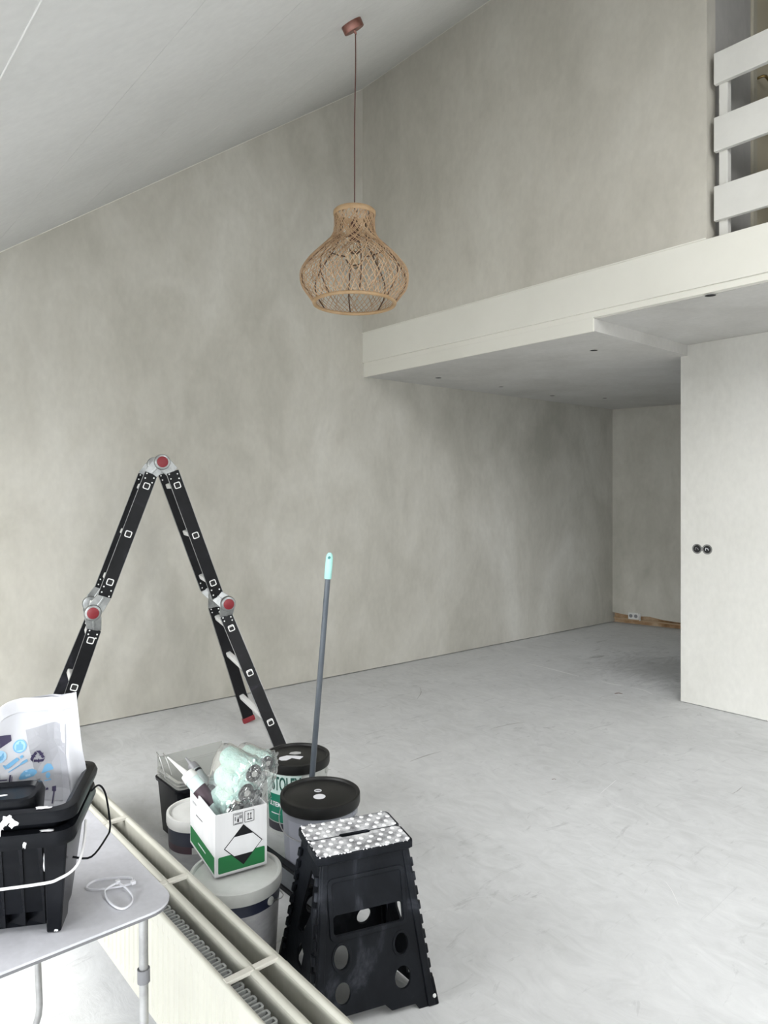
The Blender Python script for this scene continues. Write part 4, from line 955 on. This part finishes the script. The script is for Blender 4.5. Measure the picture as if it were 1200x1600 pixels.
# side panels, each of two leaves that fold inward
for s in (-1,1):
    for f in (1,-1):
        # leaf corner points: outer edge at leg panel, inner edge at the fold
        A0 = sp(s*(BU-.006), f*(BV-.008), .012); A1 = sp(s*(TU-.004), f*(TV-.004), HT-.02)
        I0 = sp(s*(BU-.045), 0, .012); I1 = sp(s*(TU-.035), 0, HT-.06)
        up = (A1-A0); L_ = up.length; xin = ((I0+I1)/2-(A0+A1)/2); xin -= up.normalized()*xin.dot(up.normalized())
        M = basis((A0), xin, up)
        Mi = M.inverted(); a0,a1,i0,i1 = [Mi @ p for p in (A0,A1,I0,I1)]
        out = [(a0.x,a0.y),(i0.x,i0.y),(i1.x,i1.y),(a1.x,a1.y)]
        wq = i0.x; wt = i1.x
        def q2(x, y): # x 0..1 across, y 0..1 up
            w_ = wq+(wt-wq)*y; return (x*w_, y*L_*.98)
        holes = [[q2(.30,.36),q2(.52,.36),q2(.78,.58),q2(.78,.86),q2(.60,.90),q2(.42,.62)], [q2(.45,.12),q2(.62,.10),q2(.66,.24),q2(.52,.30),q2(.42,.22)]]
        plate('side_leaf', [out]+holes, .006, M, M_blkd, stool, bevel=.001)
        mb = MB()
        for k in range(9):       # hinge knuckles down the corner
            z = .05 + k*.040; t0 = z/HT; t1 = (z+.022)/HT
            u0 = BU+(TU-BU)*t0; v0 = BV+(TV-BV)*t0; u1 = BU+(TU-BU)*t1; v1 = BV+(TV-BV)*t1
            mb.tube([sp(s*(u0+.004), f*(v0-.010), z), sp(s*(u1+.004), f*(v1-.010), z+.022)], .008, 8)
        mb.build('hinge_knuckles', M_blkd, stool, kind='stuff', smooth=40)
    for k in range(4):
        z = .06+k*.09
        MB().tube([sp(s*(BU-.043+(TU-BU+.01)*z/HT),0,z),sp(s*(BU-.043+(TU-BU+.01)*(z+.05)/HT),0,z+.05)],.007,8).build('fold_knuckle', M_blkd, stool, smooth=40)
for s in (-1,1):
    for f in (1,-1):
        MB().hexa([sp(s*(BU+.012),f*(BV+.010),.0),sp(s*(BU-.022),f*(BV+.010),.0),sp(s*(BU-.022),f*(BV-.018),.0),sp(s*(BU+.012),f*(BV-.018),.0),
                   sp(s*(BU+.000),f*(BV-.004),.075),sp(s*(BU-.026),f*(BV-.004),.075),sp(s*(BU-.026),f*(BV-.026),.075),sp(s*(BU+.000),f*(BV-.026),.075)]).build('foot', M_blk, stool, bevel=.004)
        MB().lathe([(.006,0),(.005,.003),(0,.004)],10,basis(sp(s*(BU-.004),f*(BV+.007),.028),e1,Z,e2*f)).build('foot_stud', M_rung, stool)
# top in two leaves with a grip slot between
TL, TW = .150, .106; g0 = .0012
Mtop = basis(sp(0,0,HT+.011), e1, e2, Z)      # e1 x e2 points down, mirrored frame is fine for a flat plate
for f in (1,-1):
    pr = [(-TL+.012,f*g0),(-.052,f*g0),(-.046,f*.010),(.046,f*.010),(.052,f*g0),(TL-.012,f*g0),(TL,f*.012),(TL,f*(TW-.014)),(TL-.004,f*(TW-.004)),(TL-.014,f*TW),(-TL+.014,f*TW),(-TL+.004,f*(TW-.004)),(-TL,f*(TW-.014)),(-TL,f*.012)]
    plate('step_leaf', [pr], .016, Mtop, M_blkd, stool, bevel=.003)
    pr2 = [(x*.962,f*(abs(y)*.93+.003)) for x,y in pr]
    plate('dusty_inlay', [pr2], .0016, Mtop @ Matrix.Translation((0,0,.0118)), M_dust, stool)
mb = MB(); rows = 8
for j in range(rows):
    v = -TW+.014 + j*(2*TW-.028)/(rows-1)
    nx = 9; off = (j%2)*.5
    for i in range(nx):
        u = -TL+.013 + (i+off)*(2*TL-.026)/(nx-.5)
        if abs(v) < .016 and abs(u) < .064: continue
        if abs(v) < .004: continue
        r_ = .0076
        mb.lathe([(r_,.0124),(r_*.9,.0142),(r_*.5,.015),(0,.0152)],10,Mtop @ Matrix.Translation((u,v,0)))
mb.build('grip_dots', mat('dot_white',(.74,.74,.75),.6), stool, kind='stuff', smooth=60)
mb = MB()
for i in range(46):        # crumbs of dried plaster along the rim
    t = random.random(); u = -TL + 2*TL*t; f = random.choice((1,1,-1)); v = f*(TW-.002)
    if random.random() < .3: u = -TL+.002; v = random.uniform(-TW,TW)
    s_ = random.uniform(.0015,.0035); p = sp(u,v,HT+.022); mb.add([p+V((s_,0,0)),p+V((0,s_*2,0)),p-V((s_,0,0)),p+V((0,0,s_*1.6))],[(0,1,3),(1,2,3),(2,0,3),(0,2,1)])
mb.build('plaster_crumbs', M_paint, stool, kind='stuff')

# ---------------------------------------------------------------- scuffs and ridges on the screed
floor_o = bpy.data.objects['floor']
def fl(px,py): p = at(px,py,1650/(py-772)); return V((p.x,p.y,.0004))
def mark(pts, w, m, name):
    P_ = smooth_path([fl(*p) for p in pts], 4); n = len(P_); vs = []
    for i,p in enumerate(P_):
        t = (P_[min(i+1,n-1)]-P_[max(i-1,0)]).normalized(); q = V((-t.y,t.x,0))*w*(.25+.75*sin(pi*(i+.3)/(n-.4)))*random.uniform(.6,1.3)
        vs += [p-q,p+q,p+V((0,0,.0007))]
    MB().add(vs,[f for i in range(n-1) for f in ((3*i,3*i+3,3*i+5,3*i+2),(3*i+2,3*i+5,3*i+4,3*i+1))]).build(name, m, floor_o)
M_pale = mat('screed_pale', (.80,.80,.80), .7); M_dk = mat('screed_dark', (.40,.395,.385), .8); M_rst = mat('rust_spot', (.16,.09,.07), .8)
mark([(940,1065),(958,1069),(975,1071)], .012, M_pale, 'pale_scuff'); mark([(985,1074),(1005,1078),(1020,1085)], .007, M_pale, 'pale_scuff')
mark([(822,1036),(860,1045),(905,1057)], .008, M_pale, 'pale_scuff'); mark([(938,1240),(952,1228),(964,1218)], .002, M_pale, 'pale_scuff')
mark([(1040,1378),(1050,1392),(1060,1414)], .002, M_pale, 'pale_scuff'); mark([(640,1190),(668,1180),(690,1174)], .004, M_dk, 'dark_ridge')
mark([(770,1138),(800,1131),(820,1129)], .004, M_dk, 'dark_ridge'); mark([(960,1084),(966,1083),(973,1084)], .010, M_rst, 'rust_stain')
mark([(652,1092),(658,1082),(656,1074)], .003, M_dk, 'dark_ridge'); mark([(1143,1241),(1152,1236),(1160,1229)], .002, M_dk, 'dark_ridge')
mark([(862,1218),(866,1217),(869,1218)], .003, M_rst, 'rust_stain')
